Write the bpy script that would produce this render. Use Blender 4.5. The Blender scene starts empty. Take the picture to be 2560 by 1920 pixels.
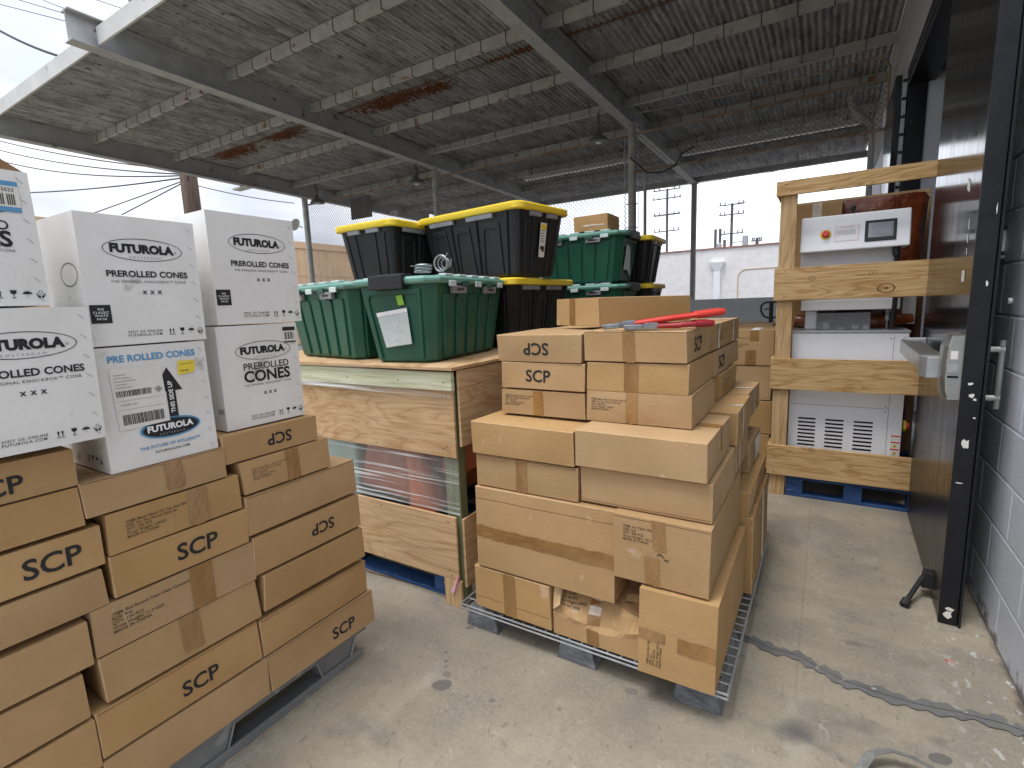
import bpy, bmesh, math, random
from mathutils import Vector, Matrix
random.seed(7)
sc = bpy.context.scene
R_ = math.radians
# ------------------------------------------------------------------ camera
cam_d = bpy.data.cameras.new("camera"); cam = bpy.data.objects.new("camera", cam_d)
sc.collection.objects.link(cam); sc.camera = cam
F = Vector((-0.52176, 0.83876, -0.15501)); F.normalize()
Rt = Vector((0.8520, 0.5222, -0.0374)); Rt = (Rt - F * Rt.dot(F)).normalized(); U = Rt.cross(F).normalized()
cam.matrix_world = Matrix(((Rt.x, U.x, -F.x, 0), (Rt.y, U.y, -F.y, 0), (Rt.z, U.z, -F.z, 1.35), (0, 0, 0, 1)))
cam_d.sensor_width = 36; cam_d.lens = 17.842; cam_d.clip_start = 0.02; cam_d.clip_end = 1500
# ------------------------------------------------------------------ world
SUN_EL, SUN_AZ = 70, 205          # soft light from behind the camera, a little left
w = bpy.data.worlds.new("World"); sc.world = w; w.use_nodes = True
nt = w.node_tree; nt.nodes.clear(); L = nt.links.new
def N(t, **k):
    n = nt.nodes.new(t)
    for a, b in k.items(): setattr(n, a, b)
    return n
sky = N("ShaderNodeTexSky", sky_type='NISHITA', sun_disc=False, sun_elevation=R_(SUN_EL), sun_rotation=R_(SUN_AZ), air_density=1.0, dust_density=3.0)
tc = N("ShaderNodeTexCoord"); mp = N("ShaderNodeMapping"); mp.inputs['Scale'].default_value = (1.0, 1.0, 3.2)
n1 = N("ShaderNodeTexNoise"); n1.inputs['Scale'].default_value = 2.6; n1.inputs['Detail'].default_value = 7; n1.inputs['Roughness'].default_value = .55
cr = N("ShaderNodeValToRGB"); e = cr.color_ramp.elements
e[0].position = .36; e[0].color = (4.2, 4.5, 5.3, 1); e[1].position = .66; e[1].color = (7.3, 7.5, 7.9, 1)
# an overcast sky is brighter towards the zenith than at the horizon
sp = N("ShaderNodeSeparateXYZ"); mr = N("ShaderNodeMapRange")
mr.inputs['From Min'].default_value = 0.0; mr.inputs['From Max'].default_value = 1.0; mr.inputs['To Min'].default_value = 1.0; mr.inputs['To Max'].default_value = 3.1
vm = N("ShaderNodeVectorMath", operation='SCALE')
# the bank of thin bright cloud low over the far side of the yard
dt = N("ShaderNodeVectorMath", operation='DOT_PRODUCT'); dt.inputs[1].default_value = (-0.10, 0.99, 0.10)
mr2 = N("ShaderNodeMapRange"); mr2.inputs['From Min'].default_value = .72; mr2.inputs['From Max'].default_value = .97; mr2.inputs['To Min'].default_value = 1.0; mr2.inputs['To Max'].default_value = 1.7
mm = N("ShaderNodeMath", operation='MULTIPLY')
mx = N("ShaderNodeMix", data_type='RGBA'); mx.inputs['Factor'].default_value = .88
bg = N("ShaderNodeBackground"); bg.inputs['Strength'].default_value = 0.1; out = N("ShaderNodeOutputWorld")
L(tc.outputs['Generated'], mp.inputs['Vector']); L(mp.outputs[0], n1.inputs['Vector']); L(n1.outputs['Fac'], cr.inputs['Fac'])
L(tc.outputs['Generated'], sp.inputs[0]); L(sp.outputs['Z'], mr.inputs['Value']); L(cr.outputs['Color'], vm.inputs[0])
L(tc.outputs['Generated'], dt.inputs[0]); L(dt.outputs['Value'], mr2.inputs['Value']); L(mr.outputs[0], mm.inputs[0]); L(mr2.outputs[0], mm.inputs[1]); L(mm.outputs[0], vm.inputs['Scale'])
L(sky.outputs[0], mx.inputs['A']); L(vm.outputs[0], mx.inputs['B']); L(mx.outputs['Result'], bg.inputs['Color']); L(bg.outputs[0], out.inputs['Surface'])
sun_d = bpy.data.lights.new("sun", 'SUN'); sun_d.energy = 1.35; sun_d.angle = R_(16); sun_d.color = (1, .97, .92)
sun = bpy.data.objects.new("sun", sun_d); sc.collection.objects.link(sun)
az, el = R_(SUN_AZ), R_(SUN_EL)
sd = Vector((math.sin(az) * math.cos(el), math.cos(az) * math.cos(el), math.sin(el)))
sun.rotation_euler = sd.to_track_quat('Z', 'Y').to_euler()
sc.view_settings.view_transform = 'Standard'; sc.view_settings.look = 'None'; sc.view_settings.exposure = 0.48; sc.view_settings.gamma = 1
sc.cycles.max_bounces = 7; sc.cycles.diffuse_bounces = 4; sc.cycles.glossy_bounces = 4; sc.cycles.transparent_max_bounces = 16
sc.cycles.use_denoising = True
# ------------------------------------------------------------------ materials
MATS = {}
def M(name, c1, c2=None, scale=6, rough=.6, metal=0., bump=0., bscale=60, stretch=(1, 1, 1), rnd=0., detail=6, lo=.35, hi=.65, spec=.5, coat=0., alpha=1., trans=0., rlo=None, rot=(0, 0, 0), world=False, speck=None):
    m = bpy.data.materials.new(name); m.use_nodes = True; t = m.node_tree; b = t.nodes['Principled BSDF']; l = t.links.new
    def nn(k, **a):
        n = t.nodes.new(k)
        for x, y in a.items(): setattr(n, x, y)
        return n
    b.inputs['Roughness'].default_value = rough; b.inputs['Metallic'].default_value = metal; b.inputs['Specular IOR Level'].default_value = spec
    b.inputs['Coat Weight'].default_value = coat; b.inputs['Coat Roughness'].default_value = .08; b.inputs['Alpha'].default_value = alpha; b.inputs['Transmission Weight'].default_value = trans
    c = nn("ShaderNodeTexCoord"); mpg = nn("ShaderNodeMapping"); mpg.inputs['Scale'].default_value = stretch; mpg.inputs['Rotation'].default_value = rot
    if world:
        g = nn("ShaderNodeNewGeometry"); l(g.outputs['Position'], mpg.inputs['Vector'])
    else: l(c.outputs['Object'], mpg.inputs['Vector'])
    vec = mpg.outputs[0]
    oi = nn("ShaderNodeObjectInfo")
    if rnd:
        add = nn("ShaderNodeVectorMath", operation='ADD'); sc1 = nn("ShaderNodeMath", operation='MULTIPLY'); sc1.inputs[1].default_value = 40
        l(oi.outputs['Random'], sc1.inputs[0]); l(vec, add.inputs[0]); l(sc1.outputs[0], add.inputs[1]); vec = add.outputs[0]
    no = nn("ShaderNodeTexNoise"); no.inputs['Scale'].default_value = scale; no.inputs['Detail'].default_value = detail; no.inputs['Roughness'].default_value = .6; l(vec, no.inputs['Vector'])
    rp = nn("ShaderNodeValToRGB"); rp.color_ramp.elements[0].position = lo; rp.color_ramp.elements[1].position = hi
    rp.color_ramp.elements[0].color = (*c1, 1); rp.color_ramp.elements[1].color = (*(c2 or c1), 1); l(no.outputs['Fac'], rp.inputs['Fac'])
    col = rp.outputs['Color']
    if speck:      # (colour, scale, threshold): scuffs and dirt specks
        n3 = nn("ShaderNodeTexNoise"); n3.inputs['Scale'].default_value = speck[1]; n3.inputs['Detail'].default_value = 5; l(vec, n3.inputs['Vector'])
        m3 = nn("ShaderNodeMapRange"); m3.inputs['From Min'].default_value = speck[2]; m3.inputs['From Max'].default_value = speck[2] + .06; l(n3.outputs['Fac'], m3.inputs['Value'])
        x3 = nn("ShaderNodeMix", data_type='RGBA'); l(m3.outputs[0], x3.inputs['Factor']); l(col, x3.inputs['A']); x3.inputs['B'].default_value = (*speck[0], 1); col = x3.outputs['Result']
    if rnd:
        hs = nn("ShaderNodeHueSaturation"); mv = nn("ShaderNodeMapRange"); mv.inputs['To Min'].default_value = 1 - rnd; mv.inputs['To Max'].default_value = 1 + rnd
        l(oi.outputs['Random'], mv.inputs['Value']); l(mv.outputs[0], hs.inputs['Value']); l(col, hs.inputs['Color'])
        mh = nn("ShaderNodeMath", operation='MULTIPLY'); mh.inputs[1].default_value = 7.13; fr = nn("ShaderNodeMath", operation='FRACT'); ms = nn("ShaderNodeMapRange"); ms.inputs['To Min'].default_value = .96; ms.inputs['To Max'].default_value = 1.1
        l(oi.outputs['Random'], mh.inputs[0]); l(mh.outputs[0], fr.inputs[0]); l(fr.outputs[0], ms.inputs['Value']); l(ms.outputs[0], hs.inputs['Saturation']); col = hs.outputs['Color']
    l(col, b.inputs['Base Color'])
    if rlo is not None:
        rr = nn("ShaderNodeMapRange"); rr.inputs['From Min'].default_value = .3; rr.inputs['From Max'].default_value = .7; rr.inputs['To Min'].default_value = rlo; rr.inputs['To Max'].default_value = rough
        l(no.outputs['Fac'], rr.inputs['Value']); l(rr.outputs[0], b.inputs['Roughness'])
    if bump:
        n2 = nn("ShaderNodeTexNoise"); n2.inputs['Scale'].default_value = bscale; n2.inputs['Detail'].default_value = 4; l(vec, n2.inputs['Vector'])
        bp = nn("ShaderNodeBump"); bp.inputs['Strength'].default_value = bump; bp.inputs['Distance'].default_value = .01; l(n2.outputs['Fac'], bp.inputs['Height']); l(bp.outputs[0], b.inputs['Normal'])
    MATS[name] = m; return m
M('kraft', (.385, .245, .120), (.45, .295, .152), scale=3, rough=.82, bump=.12, bscale=90, rnd=.06, spec=.2, speck=((.52, .37, .24), 9, .68))
M('kraft_inside', (.27, .155, .075), (.34, .20, .10), scale=8, rough=.9, bump=.1, bscale=60, spec=.15)
M('kraft_wear', (.46, .305, .165), (.53, .365, .205), scale=24, rough=.9, spec=.1, lo=.42, hi=.6)
M('kraft_edge', (.50, .34, .19), (.56, .39, .22), scale=30, rough=.9, spec=.1)
M('kraft_seam', (.12, .07, .035), (.17, .10, .05), scale=20, rough=.9, spec=.1)
M('tape', (.24, .13, .05), (.33, .19, .08), scale=9, rough=.26, rlo=.10, bump=.5, bscale=26, stretch=(1, 1, .35), rnd=.08)
M('clear_tape', (.50, .42, .31), (.66, .60, .50), scale=20, rough=.2, bump=.6, bscale=40)
M('ink', (.022, .022, .024), rough=.65, spec=.3)
M('ink_soft', (.07, .05, .035), (.11, .075, .05), scale=60, rough=.8, spec=.2)
M('blue_ink', (.10, .30, .52), rough=.6)
M('white_ink', (.82, .82, .82), rough=.6)
M('grey_ink', (.30, .30, .31), rough=.7)
M('white_card', (.70, .69, .655), (.79, .78, .755), scale=4, rough=.62, bump=.08, bscale=90, rnd=.03, speck=((.40, .39, .36), 9, .66), spec=.3)
M('label_paper', (.70, .68, .62), (.76, .74, .69), scale=20, rough=.5)
M('yellow_paper', (.80, .62, .06), rough=.6)
M('red_paint', (.55, .030, .018), (.62, .045, .025), rough=.35, rlo=.25)
M('dark_red', (.30, .015, .02), rough=.35)
M('tool_steel', (.28, .29, .30), (.38, .39, .4), scale=30, rough=.38, metal=.9)
M('concrete_wall', (.64, .68, .71), (.74, .77, .79), scale=2.2, rough=.85, bump=.15, bscale=25, speck=((.13, .14, .15), 5, .67))
M('galv', (.34, .35, .36), (.46, .47, .48), scale=14, rough=.45, metal=.55, bump=.1, bscale=40)
M('skid', (.085, .095, .105), (.23, .25, .27), scale=12, rough=.32, bump=1.0, bscale=30, stretch=(1, 1, 2))
M('grey_plastic', (.15, .16, .165), (.22, .23, .235), scale=5, rough=.5, bump=.08, speck=((.30, .31, .31), 12, .62))
M('blue_pallet', (.012, .045, .15), (.025, .09, .24), scale=10, rough=.7, bump=.2, bscale=40, stretch=(1, 6, 6), speck=((.25, .3, .33), 14, .67))
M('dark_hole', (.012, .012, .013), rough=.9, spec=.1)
M('black_plastic', (.009, .0095, .011), (.015, .016, .019), scale=4, rough=.36, bump=.05, bscale=90, spec=.4)
M('yellow_plastic', (.80, .56, .03), (.84, .62, .05), scale=4, rough=.38)
M('green_plastic', (.011, .078, .049), (.015, .098, .061), scale=3, rough=.38, bump=.04, bscale=120)
M('green_lid', (.10, .26, .205), (.17, .34, .28), scale=4, rough=.3)
M('pale_lid', (.46, .56, .53), (.60, .68, .66), scale=9, rough=.28)
M('latch_black', (.012, .012, .013), rough=.5)
M('latch_grey', (.22, .22, .25), (.28, .28, .31), scale=20, rough=.45)
M('lime', (.25, .52, .04), (.3, .58, .06), rough=.6)
M('pouch', (.46, .54, .53), (.60, .66, .66), scale=7, rough=.2, bump=.5, bscale=11)
M('blue_tape', (.03, .12, .34), rough=.6)
M('treated_up', (.10, .112, .048), (.17, .175, .085), scale=3, rough=.75, bump=.2, bscale=30, stretch=(16, 8, 1), detail=8)
M('steel_paint', (.33, .345, .345), (.45, .46, .455), scale=3.5, rough=.6, bump=.12, bscale=30, speck=((.13, .09, .065), 6, .66))
M('steel_light', (.50, .50, .48), (.60, .60, .58), scale=3, rough=.6, bump=.1, speck=((.3, .24, .18), 7, .66))
M('purlin_paint', (.36, .35, .33), (.48, .47, .45), scale=5, rough=.7, bump=.25, bscale=30, speck=((.25, .15, .09), 7, .62))
M('rusty_dark', (.10, .05, .03), (.20, .13, .09), scale=9, rough=.9)
M('strap', (.07, .055, .045), rough=.8)
M('post_paint', (.33, .34, .32), (.46, .47, .44), scale=8, rough=.6, bump=.25, bscale=25, speck=((.22, .16, .10), 16, .62))
M('wire', (.16, .16, .16), (.26, .25, .24), scale=3, rough=.55, metal=.3)
M('rusty', (.22, .13, .075), (.35, .30, .24), scale=4, rough=.8, bump=.2)
M('lamp_enamel', (.10, .11, .11), (.15, .16, .16), scale=9, rough=.5)
M('lens', (.75, .75, .72), rough=.3)
M('cable', (.03, .03, .032), rough=.7)
M('black_frame', (.006, .0065, .009), (.012, .013, .017), scale=8, rough=.4, bump=.1, spec=.35, speck=((.30, .30, .31), 22, .71))
M('satin_steel', (.36, .37, .35), (.46, .47, .45), scale=10, rough=.3, metal=.85)
M('machine_white', (.80, .81, .83), (.84, .85, .87), scale=3, rough=.35)
M('machine_grey', (.42, .43, .44), rough=.35, metal=.3)
M('rubber', (.015, .015, .016), rough=.6)
M('screen', (.16, .17, .18), (.24, .25, .25), scale=3, rough=.08, spec=.7)
M('amber_wrap', (.12, .026, .009), (.34, .085, .028), scale=5, rough=.22, bump=.9, bscale=22, coat=.3)
M('amber_dim', (.40, .12, .055), (.54, .19, .095), scale=4, rough=.28, bump=.5, bscale=14)
M('teal_dim', (.36, .50, .44), (.50, .62, .55), scale=3, rough=.4, bump=.3)
M('acrylic', (.5, .52, .53), rough=.06, alpha=.28)
M('red_btn', (.60, .03, .02), rough=.4)
M('yellow_ring', (.75, .60, .03), rough=.45)
M('stucco', (.70, .675, .665), (.78, .76, .75), scale=4, rough=.9, bump=.9, bscale=9, spec=.2)
M('coping', (.34, .16, .13), rough=.8)
M('tan_siding', (.54, .37, .225), (.60, .42, .26), scale=.6, rough=.85)
M('old_wood', (.10, .065, .05), (.19, .135, .11), scale=5, rough=.9, bump=.4, bscale=20, stretch=(4, 4, .5))
M('pole_grey', (.09, .085, .085), (.13, .12, .12), scale=3, rough=.9)
M('asphalt', (.10, .10, .10), (.14, .138, .135), scale=.8, rough=.95)
M('duct', (.50, .49, .45), (.38, .36, .32), scale=12, rough=.7, bump=.6, bscale=30)
M('wall_band', (.34, .34, .32), (.42, .42, .40), scale=2, rough=.75)
M('crack_fill', (.105, .106, .104), (.155, .154, .148), scale=8, rough=.8, bump=.3, bscale=50, speck=((.33, .30, .25), 22, .64))
M('room', (.33, .34, .36), rough=.8)
M('sign_face', (.10, .10, .10), (.17, .17, .16), scale=6, rough=.7)
M('strap_web', (.16, .16, .155), (.24, .24, .23), scale=40, rough=.6)
M('pink', (.62, .27, .36), (.70, .38, .46), scale=20, rough=.5)
M('teal_dish', (.62, .62, .62), rough=.4)

def plywood(nm='plywood', sc1=(.55, .55, 3.2), mul=19, cols=((.56, .385, .22), (.43, .255, .12), (.53, .355, .195), (.50, .325, .17)), sc2=(1, 1, 14), dist=1.1):
    m = bpy.data.materials.new(nm); m.use_nodes = True; t = m.node_tree; b = t.nodes['Principled BSDF']; l = t.links.new
    c = t.nodes.new("ShaderNodeTexCoord"); mp = t.nodes.new("ShaderNodeMapping"); mp.inputs['Scale'].default_value = sc1
    n = t.nodes.new("ShaderNodeTexNoise"); n.inputs['Scale'].default_value = 1.7; n.inputs['Detail'].default_value = 3; n.inputs['Distortion'].default_value = dist
    wv = t.nodes.new("ShaderNodeMath"); wv.operation = 'MULTIPLY'; wv.inputs[1].default_value = mul
    fr = t.nodes.new("ShaderNodeMath"); fr.operation = 'PINGPONG'; fr.inputs[1].default_value = 1
    rp = t.nodes.new("ShaderNodeValToRGB"); E = rp.color_ramp.elements; E[0].position = 0; E[0].color = (*cols[0], 1); E[1].position = 1; E[1].color = (*cols[1], 1)
    e = E.new(.45); e.color = (*cols[2], 1); e = E.new(.8); e.color = (*cols[3], 1)
    n2 = t.nodes.new("ShaderNodeTexNoise"); n2.inputs['Scale'].default_value = 5; n2.inputs['Detail'].default_value = 8
    mp2 = t.nodes.new("ShaderNodeMapping"); mp2.inputs['Scale'].default_value = sc2
    mxx = t.nodes.new("ShaderNodeMix"); mxx.data_type = 'RGBA'; mxx.blend_type = 'MULTIPLY'; mxx.inputs['Factor'].default_value = .55
    r2 = t.nodes.new("ShaderNodeValToRGB"); r2.color_ramp.elements[0].color = (.62, .58, .5, 1); r2.color_ramp.elements[1].color = (1.1, 1.1, 1.1, 1); r2.color_ramp.elements[0].position = .3; r2.color_ramp.elements[1].position = .6
    l(c.outputs['Object'], mp.inputs[0]); l(mp.outputs[0], n.inputs['Vector']); l(n.outputs['Fac'], wv.inputs[0]); l(wv.outputs[0], fr.inputs[0]); l(fr.outputs[0], rp.inputs['Fac'])
    l(c.outputs['Object'], mp2.inputs[0]); l(mp2.outputs[0], n2.inputs['Vector']); l(n2.outputs['Fac'], r2.inputs['Fac']); l(rp.outputs['Color'], mxx.inputs['A']); l(r2.outputs['Color'], mxx.inputs['B'])
    l(mxx.outputs['Result'], b.inputs['Base Color']); b.inputs['Roughness'].default_value = .72; b.inputs['Specular IOR Level'].default_value = .3
    bp = t.nodes.new("ShaderNodeBump"); bp.inputs['Strength'].default_value = .12; bp.inputs['Distance'].default_value = .01; l(n2.outputs['Fac'], bp.inputs['Height']); l(bp.outputs[0], b.inputs['Normal'])
    MATS[nm] = m
plywood()
plywood('lumber', (.75, .75, 7.5), 15, ((.60, .41, .20), (.40, .225, .085), (.57, .375, .175), (.50, .305, .125)), (1, 6, 22), .8)
plywood('treated', (.6, .6, 6), 12, ((.60, .60, .44), (.47, .50, .31), (.57, .57, .40), (.52, .54, .36)), (1, 6, 22), .6)
plywood('lumber_up', (7.5, 7.5, .75), 13, ((.58, .40, .215), (.42, .255, .115), (.55, .37, .19), (.50, .32, .15)), (22, 6, 1), .8)

class G:      # tiny node-graph helper for the special materials
    def __init__(s, name):
        s.m = bpy.data.materials.new(name); s.m.use_nodes = True; s.t = s.m.node_tree; s.b = s.t.nodes['Principled BSDF']; MATS[name] = s.m
        s.pos = s.n("ShaderNodeNewGeometry").outputs['Position']
    def n(s, k, **a):
        x = s.t.nodes.new(k)
        for p, q in a.items(): setattr(x, p, q)
        return x
    def l(s, a, b): s.t.links.new(a, b)
    def noise(s, scale, stretch=(1, 1, 1), detail=6, rough=.6, rot=0, vec=None, dist=0):
        mp = s.n("ShaderNodeMapping"); mp.inputs['Scale'].default_value = stretch; mp.inputs['Rotation'].default_value = (0, 0, rot); s.l(vec or s.pos, mp.inputs[0])
        x = s.n("ShaderNodeTexNoise"); x.inputs['Scale'].default_value = scale; x.inputs['Detail'].default_value = detail; x.inputs['Roughness'].default_value = rough; x.inputs['Distortion'].default_value = dist
        s.l(mp.outputs[0], x.inputs['Vector']); return x.outputs['Fac']
    def rng(s, v, a, b, c=0., d=1., smooth=False):
        x = s.n("ShaderNodeMapRange"); x.interpolation_type = 'SMOOTHSTEP' if smooth else 'LINEAR'
        for i, q in zip(('From Min', 'From Max', 'To Min', 'To Max'), (a, b, c, d)): x.inputs[i].default_value = q
        s.l(v, x.inputs['Value']); return x.outputs[0]
    def math(s, op, a, b=None):
        x = s.n("ShaderNodeMath", operation=op)
        for i, q in enumerate((a, b)):
            if q is None: continue
            if isinstance(q, (int, float)): x.inputs[i].default_value = q
            else: s.l(q, x.inputs[i])
        return x.outputs[0]
    def mix(s, f, a, b):
        x = s.n("ShaderNodeMix", data_type='RGBA')
        for i, q in (('Factor', f), ('A', a), ('B', b)):
            if isinstance(q, tuple): x.inputs[i].default_value = (*q, 1)
            elif isinstance(q, (int, float)): x.inputs[i].default_value = q
            else: s.l(q, x.inputs[i])
        return x.outputs['Result']
    def sep(s):
        x = s.n("ShaderNodeSeparateXYZ"); s.l(s.pos, x.inputs[0]); return x.outputs
    def bump(s, h, st, d=.01):
        x = s.n("ShaderNodeBump"); x.inputs['Strength'].default_value = st; x.inputs['Distance'].default_value = d; s.l(h, x.inputs['Height']); s.l(x.outputs[0], s.b.inputs['Normal'])

def floor_mat():
    g = G('slab')
    a = g.noise(1.1, detail=7, dist=.6); b = g.noise(4.5, stretch=(1, 1.8, 1), detail=8, rough=.7, rot=.5); f = g.noise(70, detail=5, rough=.75); h = g.noise(2.2, stretch=(2.2, .8, 1), detail=6, rot=.9)
    col = g.mix(g.rng(a, .36, .64), (.215, .190, .152), (.355, .308, .228))
    col = g.mix(g.math('MULTIPLY', g.rng(b, .48, .66), .75), col, (.195, .177, .148))
    col = g.mix(g.math('MULTIPLY', g.rng(h, .56, .70), .45), col, (.40, .37, .31))
    col = g.mix(g.math('MULTIPLY', g.rng(f, .46, .66), .24), col, (.48, .43, .34))
    s2 = g.noise(26, stretch=(1.5, .8, 1), detail=6, rough=.6, rot=.9)
    col = g.mix(g.math('MULTIPLY', g.rng(g.noise(160, detail=3, rough=.8), .58, .70), .35), col, (.12, .105, .085))
    col = g.mix(g.math('MULTIPLY', g.rng(s2, .61, .69), .6), col, (.13, .12, .105))
    s3 = g.noise(15, stretch=(2.2, .6, 1), detail=6, rough=.7, rot=1.1)
    col = g.mix(g.math('MULTIPLY', g.rng(s3, .66, .72), .6), col, (.50, .47, .42))
    xyz = g.sep(); nw = g.noise(9, detail=6); nw2 = g.noise(30, detail=4)
    # spills and scuffs that lie at fixed spots of the slab: (x, y, rx, ry, rot, strength, hard)
    for (x, y, rx, ry, ro, st, hd) in [(-1.119, 1.244, .036, .026, .5, .80, 1), (-1.139, 1.295, .018, .013, .2, .5, 1), (-1.17, 1.325, .007, .007, 0, .6, 1), (-1.186, 1.347, .009, .008, 0, .7, 1), (-1.218, 1.388, .011, .008, 0, .6, 1),
                                   (-1.228, 1.557, .02, .013, .4, .6, 1), (-.517, 1.543, .024, .016, .3, .45, 1), (-.43, 1.44, .20, .13, .4, .32, 0), (-.023, 1.629, .060, .042, .8, .95, 0), (.05, 1.70, .11, .08, .6, .35, 0), (.15, 1.75, .075, .03, .3, .5, 0),
                                   (.06, 1.60, .10, .02, -.35, .5, 0), (.344, 1.721, .032, .020, .5, .8, 1), (.352, 1.796, .028, .017, .4, .5, 0), (.158, 2.194, .05, .018, .1, .65, 0), (-.92, 1.27, .012, .01, 0, .6, 1), (-.7, 1.35, .01, .01, 0, .5, 1),
                                   (.2, 2.6, .16, .5, .1, .25, 0), (-.05, 3.2, .4, .3, .2, .3, 0), (.35, 2.1, .25, .16, .2, .18, 0)]:
        dx = g.math('SUBTRACT', xyz[0], x); dy = g.math('SUBTRACT', xyz[1], y); c, s_ = math.cos(ro), math.sin(ro)
        u = g.math('DIVIDE', g.math('ADD', g.math('MULTIPLY', dx, c), g.math('MULTIPLY', dy, s_)), rx)
        v = g.math('DIVIDE', g.math('SUBTRACT', g.math('MULTIPLY', dy, c), g.math('MULTIPLY', dx, s_)), ry)
        d = g.math('ADD', g.math('MULTIPLY', u, u), g.math('MULTIPLY', v, v))
        d = g.math('ADD', d, g.math('MULTIPLY', g.math('SUBTRACT', nw if not hd else nw2, .5), 3.2 if not hd else 1.6))
        mk = g.rng(d, 1.15 if hd else 1.6, .85 if hd else -.4, 0, st)
        col = g.mix(mk, col, (.105, .098, .095))
    for (x, y, r) in [(.448, 2.243, .018), (.44, 2.12, .013), (.52, 2.26, .006)]:   # bits of red paint
        dx = g.math('SUBTRACT', xyz[0], x); dy = g.math('SUBTRACT', xyz[1], y)
        d = g.math('ADD', g.math('MULTIPLY', dx, dx), g.math('MULTIPLY', g.math('MULTIPLY', dy, dy), 3)); mk = g.math('MULTIPLY', g.rng(d, r * r, r * r * .6), g.rng(nw2, .48, .56))
        col = g.mix(mk, col, (.45, .06, .05))
    wp = g.math('MULTIPLY', g.rng(xyz[0], .36, .6), g.rng(g.noise(20, stretch=(1.4, .7, 1), detail=5), .58, .63)); wp = g.math('MULTIPLY', wp, g.rng(xyz[1], 2.9, 2.3))
    col = g.mix(g.math('MULTIPLY', wp, .8), col, (.60, .60, .57))
    jn = g.math('ABSOLUTE', g.math('ADD', xyz[0], g.math('ADD', .028, g.math('MULTIPLY', g.math('SUBTRACT', nw2, .5), .006)))); col = g.mix(g.math('MULTIPLY', g.math('MULTIPLY', g.rng(jn, .005, .002), g.rng(xyz[1], 1.72, 1.85)), .22), col, (.12, .105, .085))
    sc2 = g.noise(3.2, stretch=(1, 1, 1), detail=2, dist=2.5, rot=.3); sl = g.math('ABSOLUTE', g.math('SUBTRACT', sc2, .52)); col = g.mix(g.math('MULTIPLY', g.math('MULTIPLY', g.rng(sl, .004, .001), g.rng(nw, .50, .60)), .5), col, (.50, .47, .41))
    sc3 = g.noise(2.1, stretch=(1.4, .7, 1), detail=3, dist=1.5, rot=1.9); sl = g.math('ABSOLUTE', g.math('SUBTRACT', sc3, .47)); col = g.mix(g.math('MULTIPLY', g.math('MULTIPLY', g.rng(sl, .0035, .001), g.rng(nw, .46, .58)), .55), col, (.13, .115, .095))
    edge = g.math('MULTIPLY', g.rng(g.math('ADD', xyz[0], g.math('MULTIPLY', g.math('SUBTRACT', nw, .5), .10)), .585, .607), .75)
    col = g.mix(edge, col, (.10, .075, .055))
    g.l(col, g.b.inputs['Base Color']); g.l(g.rng(a, .3, .7, .5, .72), g.b.inputs['Roughness']); g.b.inputs['Specular IOR Level'].default_value = .35
    g.bump(g.math('ADD', f, g.math('MULTIPLY', b, 1.2)), .16)
floor_mat()

def gloss_mat():
    g = G('black_gloss'); xyz = g.sep(); n = g.noise(3, stretch=(1, 3, .4), detail=6); sm = g.noise(9, stretch=(1, 3, .25), detail=5)
    dirt = g.rng(g.math('ADD', xyz[2], g.math('MULTIPLY', g.math('SUBTRACT', n, .5), .5)), 1.0, .25)      # dusty and scuffed towards the floor
    g.l(g.mix(g.math('MULTIPLY', dirt, .5), (.007, .007, .0075), (.030, .028, .025)), g.b.inputs['Base Color'])
    g.l(g.math('ADD', g.rng(sm, .3, .7, .09, .20), g.math('MULTIPLY', dirt, .20)), g.b.inputs['Roughness']); g.b.inputs['Specular IOR Level'].default_value = .5
    g.bump(sm, .035)
gloss_mat()

def roof_mat():
    g = G('roof_sheet_paint'); xyz = g.sep()
    a = g.noise(1.4, detail=6); st = g.noise(4.5, stretch=(1.8, .30, 1), detail=8, rough=.72); f = g.noise(13, stretch=(1.5, .5, 1), detail=7, rough=.75)
    col = g.mix(g.rng(a, .3, .7), (.27, .275, .278), (.46, .465, .465))
    col = g.mix(g.math('MULTIPLY', g.rng(st, .44, .62), .85), col, (.16, .16, .158))
    col = g.mix(g.math('MULTIPLY', g.rng(f, .57, .63), .9), col, (.085, .075, .068))
    col = g.mix(g.math('MULTIPLY', g.rng(g.noise(11, stretch=(2.4, .3, 1), detail=5), .56, .68), .6), col, (.58, .58, .56))
    big = g.noise(.85, detail=3)
    for ys, wd in ((6.27, .20), (10.15, .2)):      # rust beside the sheet laps
        dd = g.math('ABSOLUTE', g.math('SUBTRACT', xyz[1], ys)); dd = g.math('DIVIDE', dd, wd)
        k = g.math('SUBTRACT', g.math('ADD', g.math('MULTIPLY', big, 1.7), g.math('MULTIPLY', f, .8)), dd)
        col = g.mix(g.math('MULTIPLY', g.rng(k, .92, 1.2), .8), col, (.17, .085, .045))
    for (x, y, rx, ry) in [(-10.4, 6.45, .75, .22), (-8.75, 6.40, .55, .16), (-6.05, 6.45, .85, .22), (-5.2, 6.5, .35, .14), (-3.6, 6.27, .5, .08)]:
        dx = g.math('DIVIDE', g.math('SUBTRACT', xyz[0], x), rx); dy = g.math('DIVIDE', g.math('SUBTRACT', xyz[1], y), ry)
        d = g.math('ADD', g.math('ADD', g.math('MULTIPLY', dx, dx), g.math('MULTIPLY', dy, dy)), g.math('MULTIPLY', g.math('SUBTRACT', f, .5), 9))
        col = g.mix(g.rng(d, 1.25, .55), col, (.135, .048, .018))
    g.l(col, g.b.inputs['Base Color']); g.b.inputs['Roughness'].default_value = .8; g.b.inputs['Specular IOR Level'].default_value = .2; g.bump(f, .25)
roof_mat()

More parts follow.
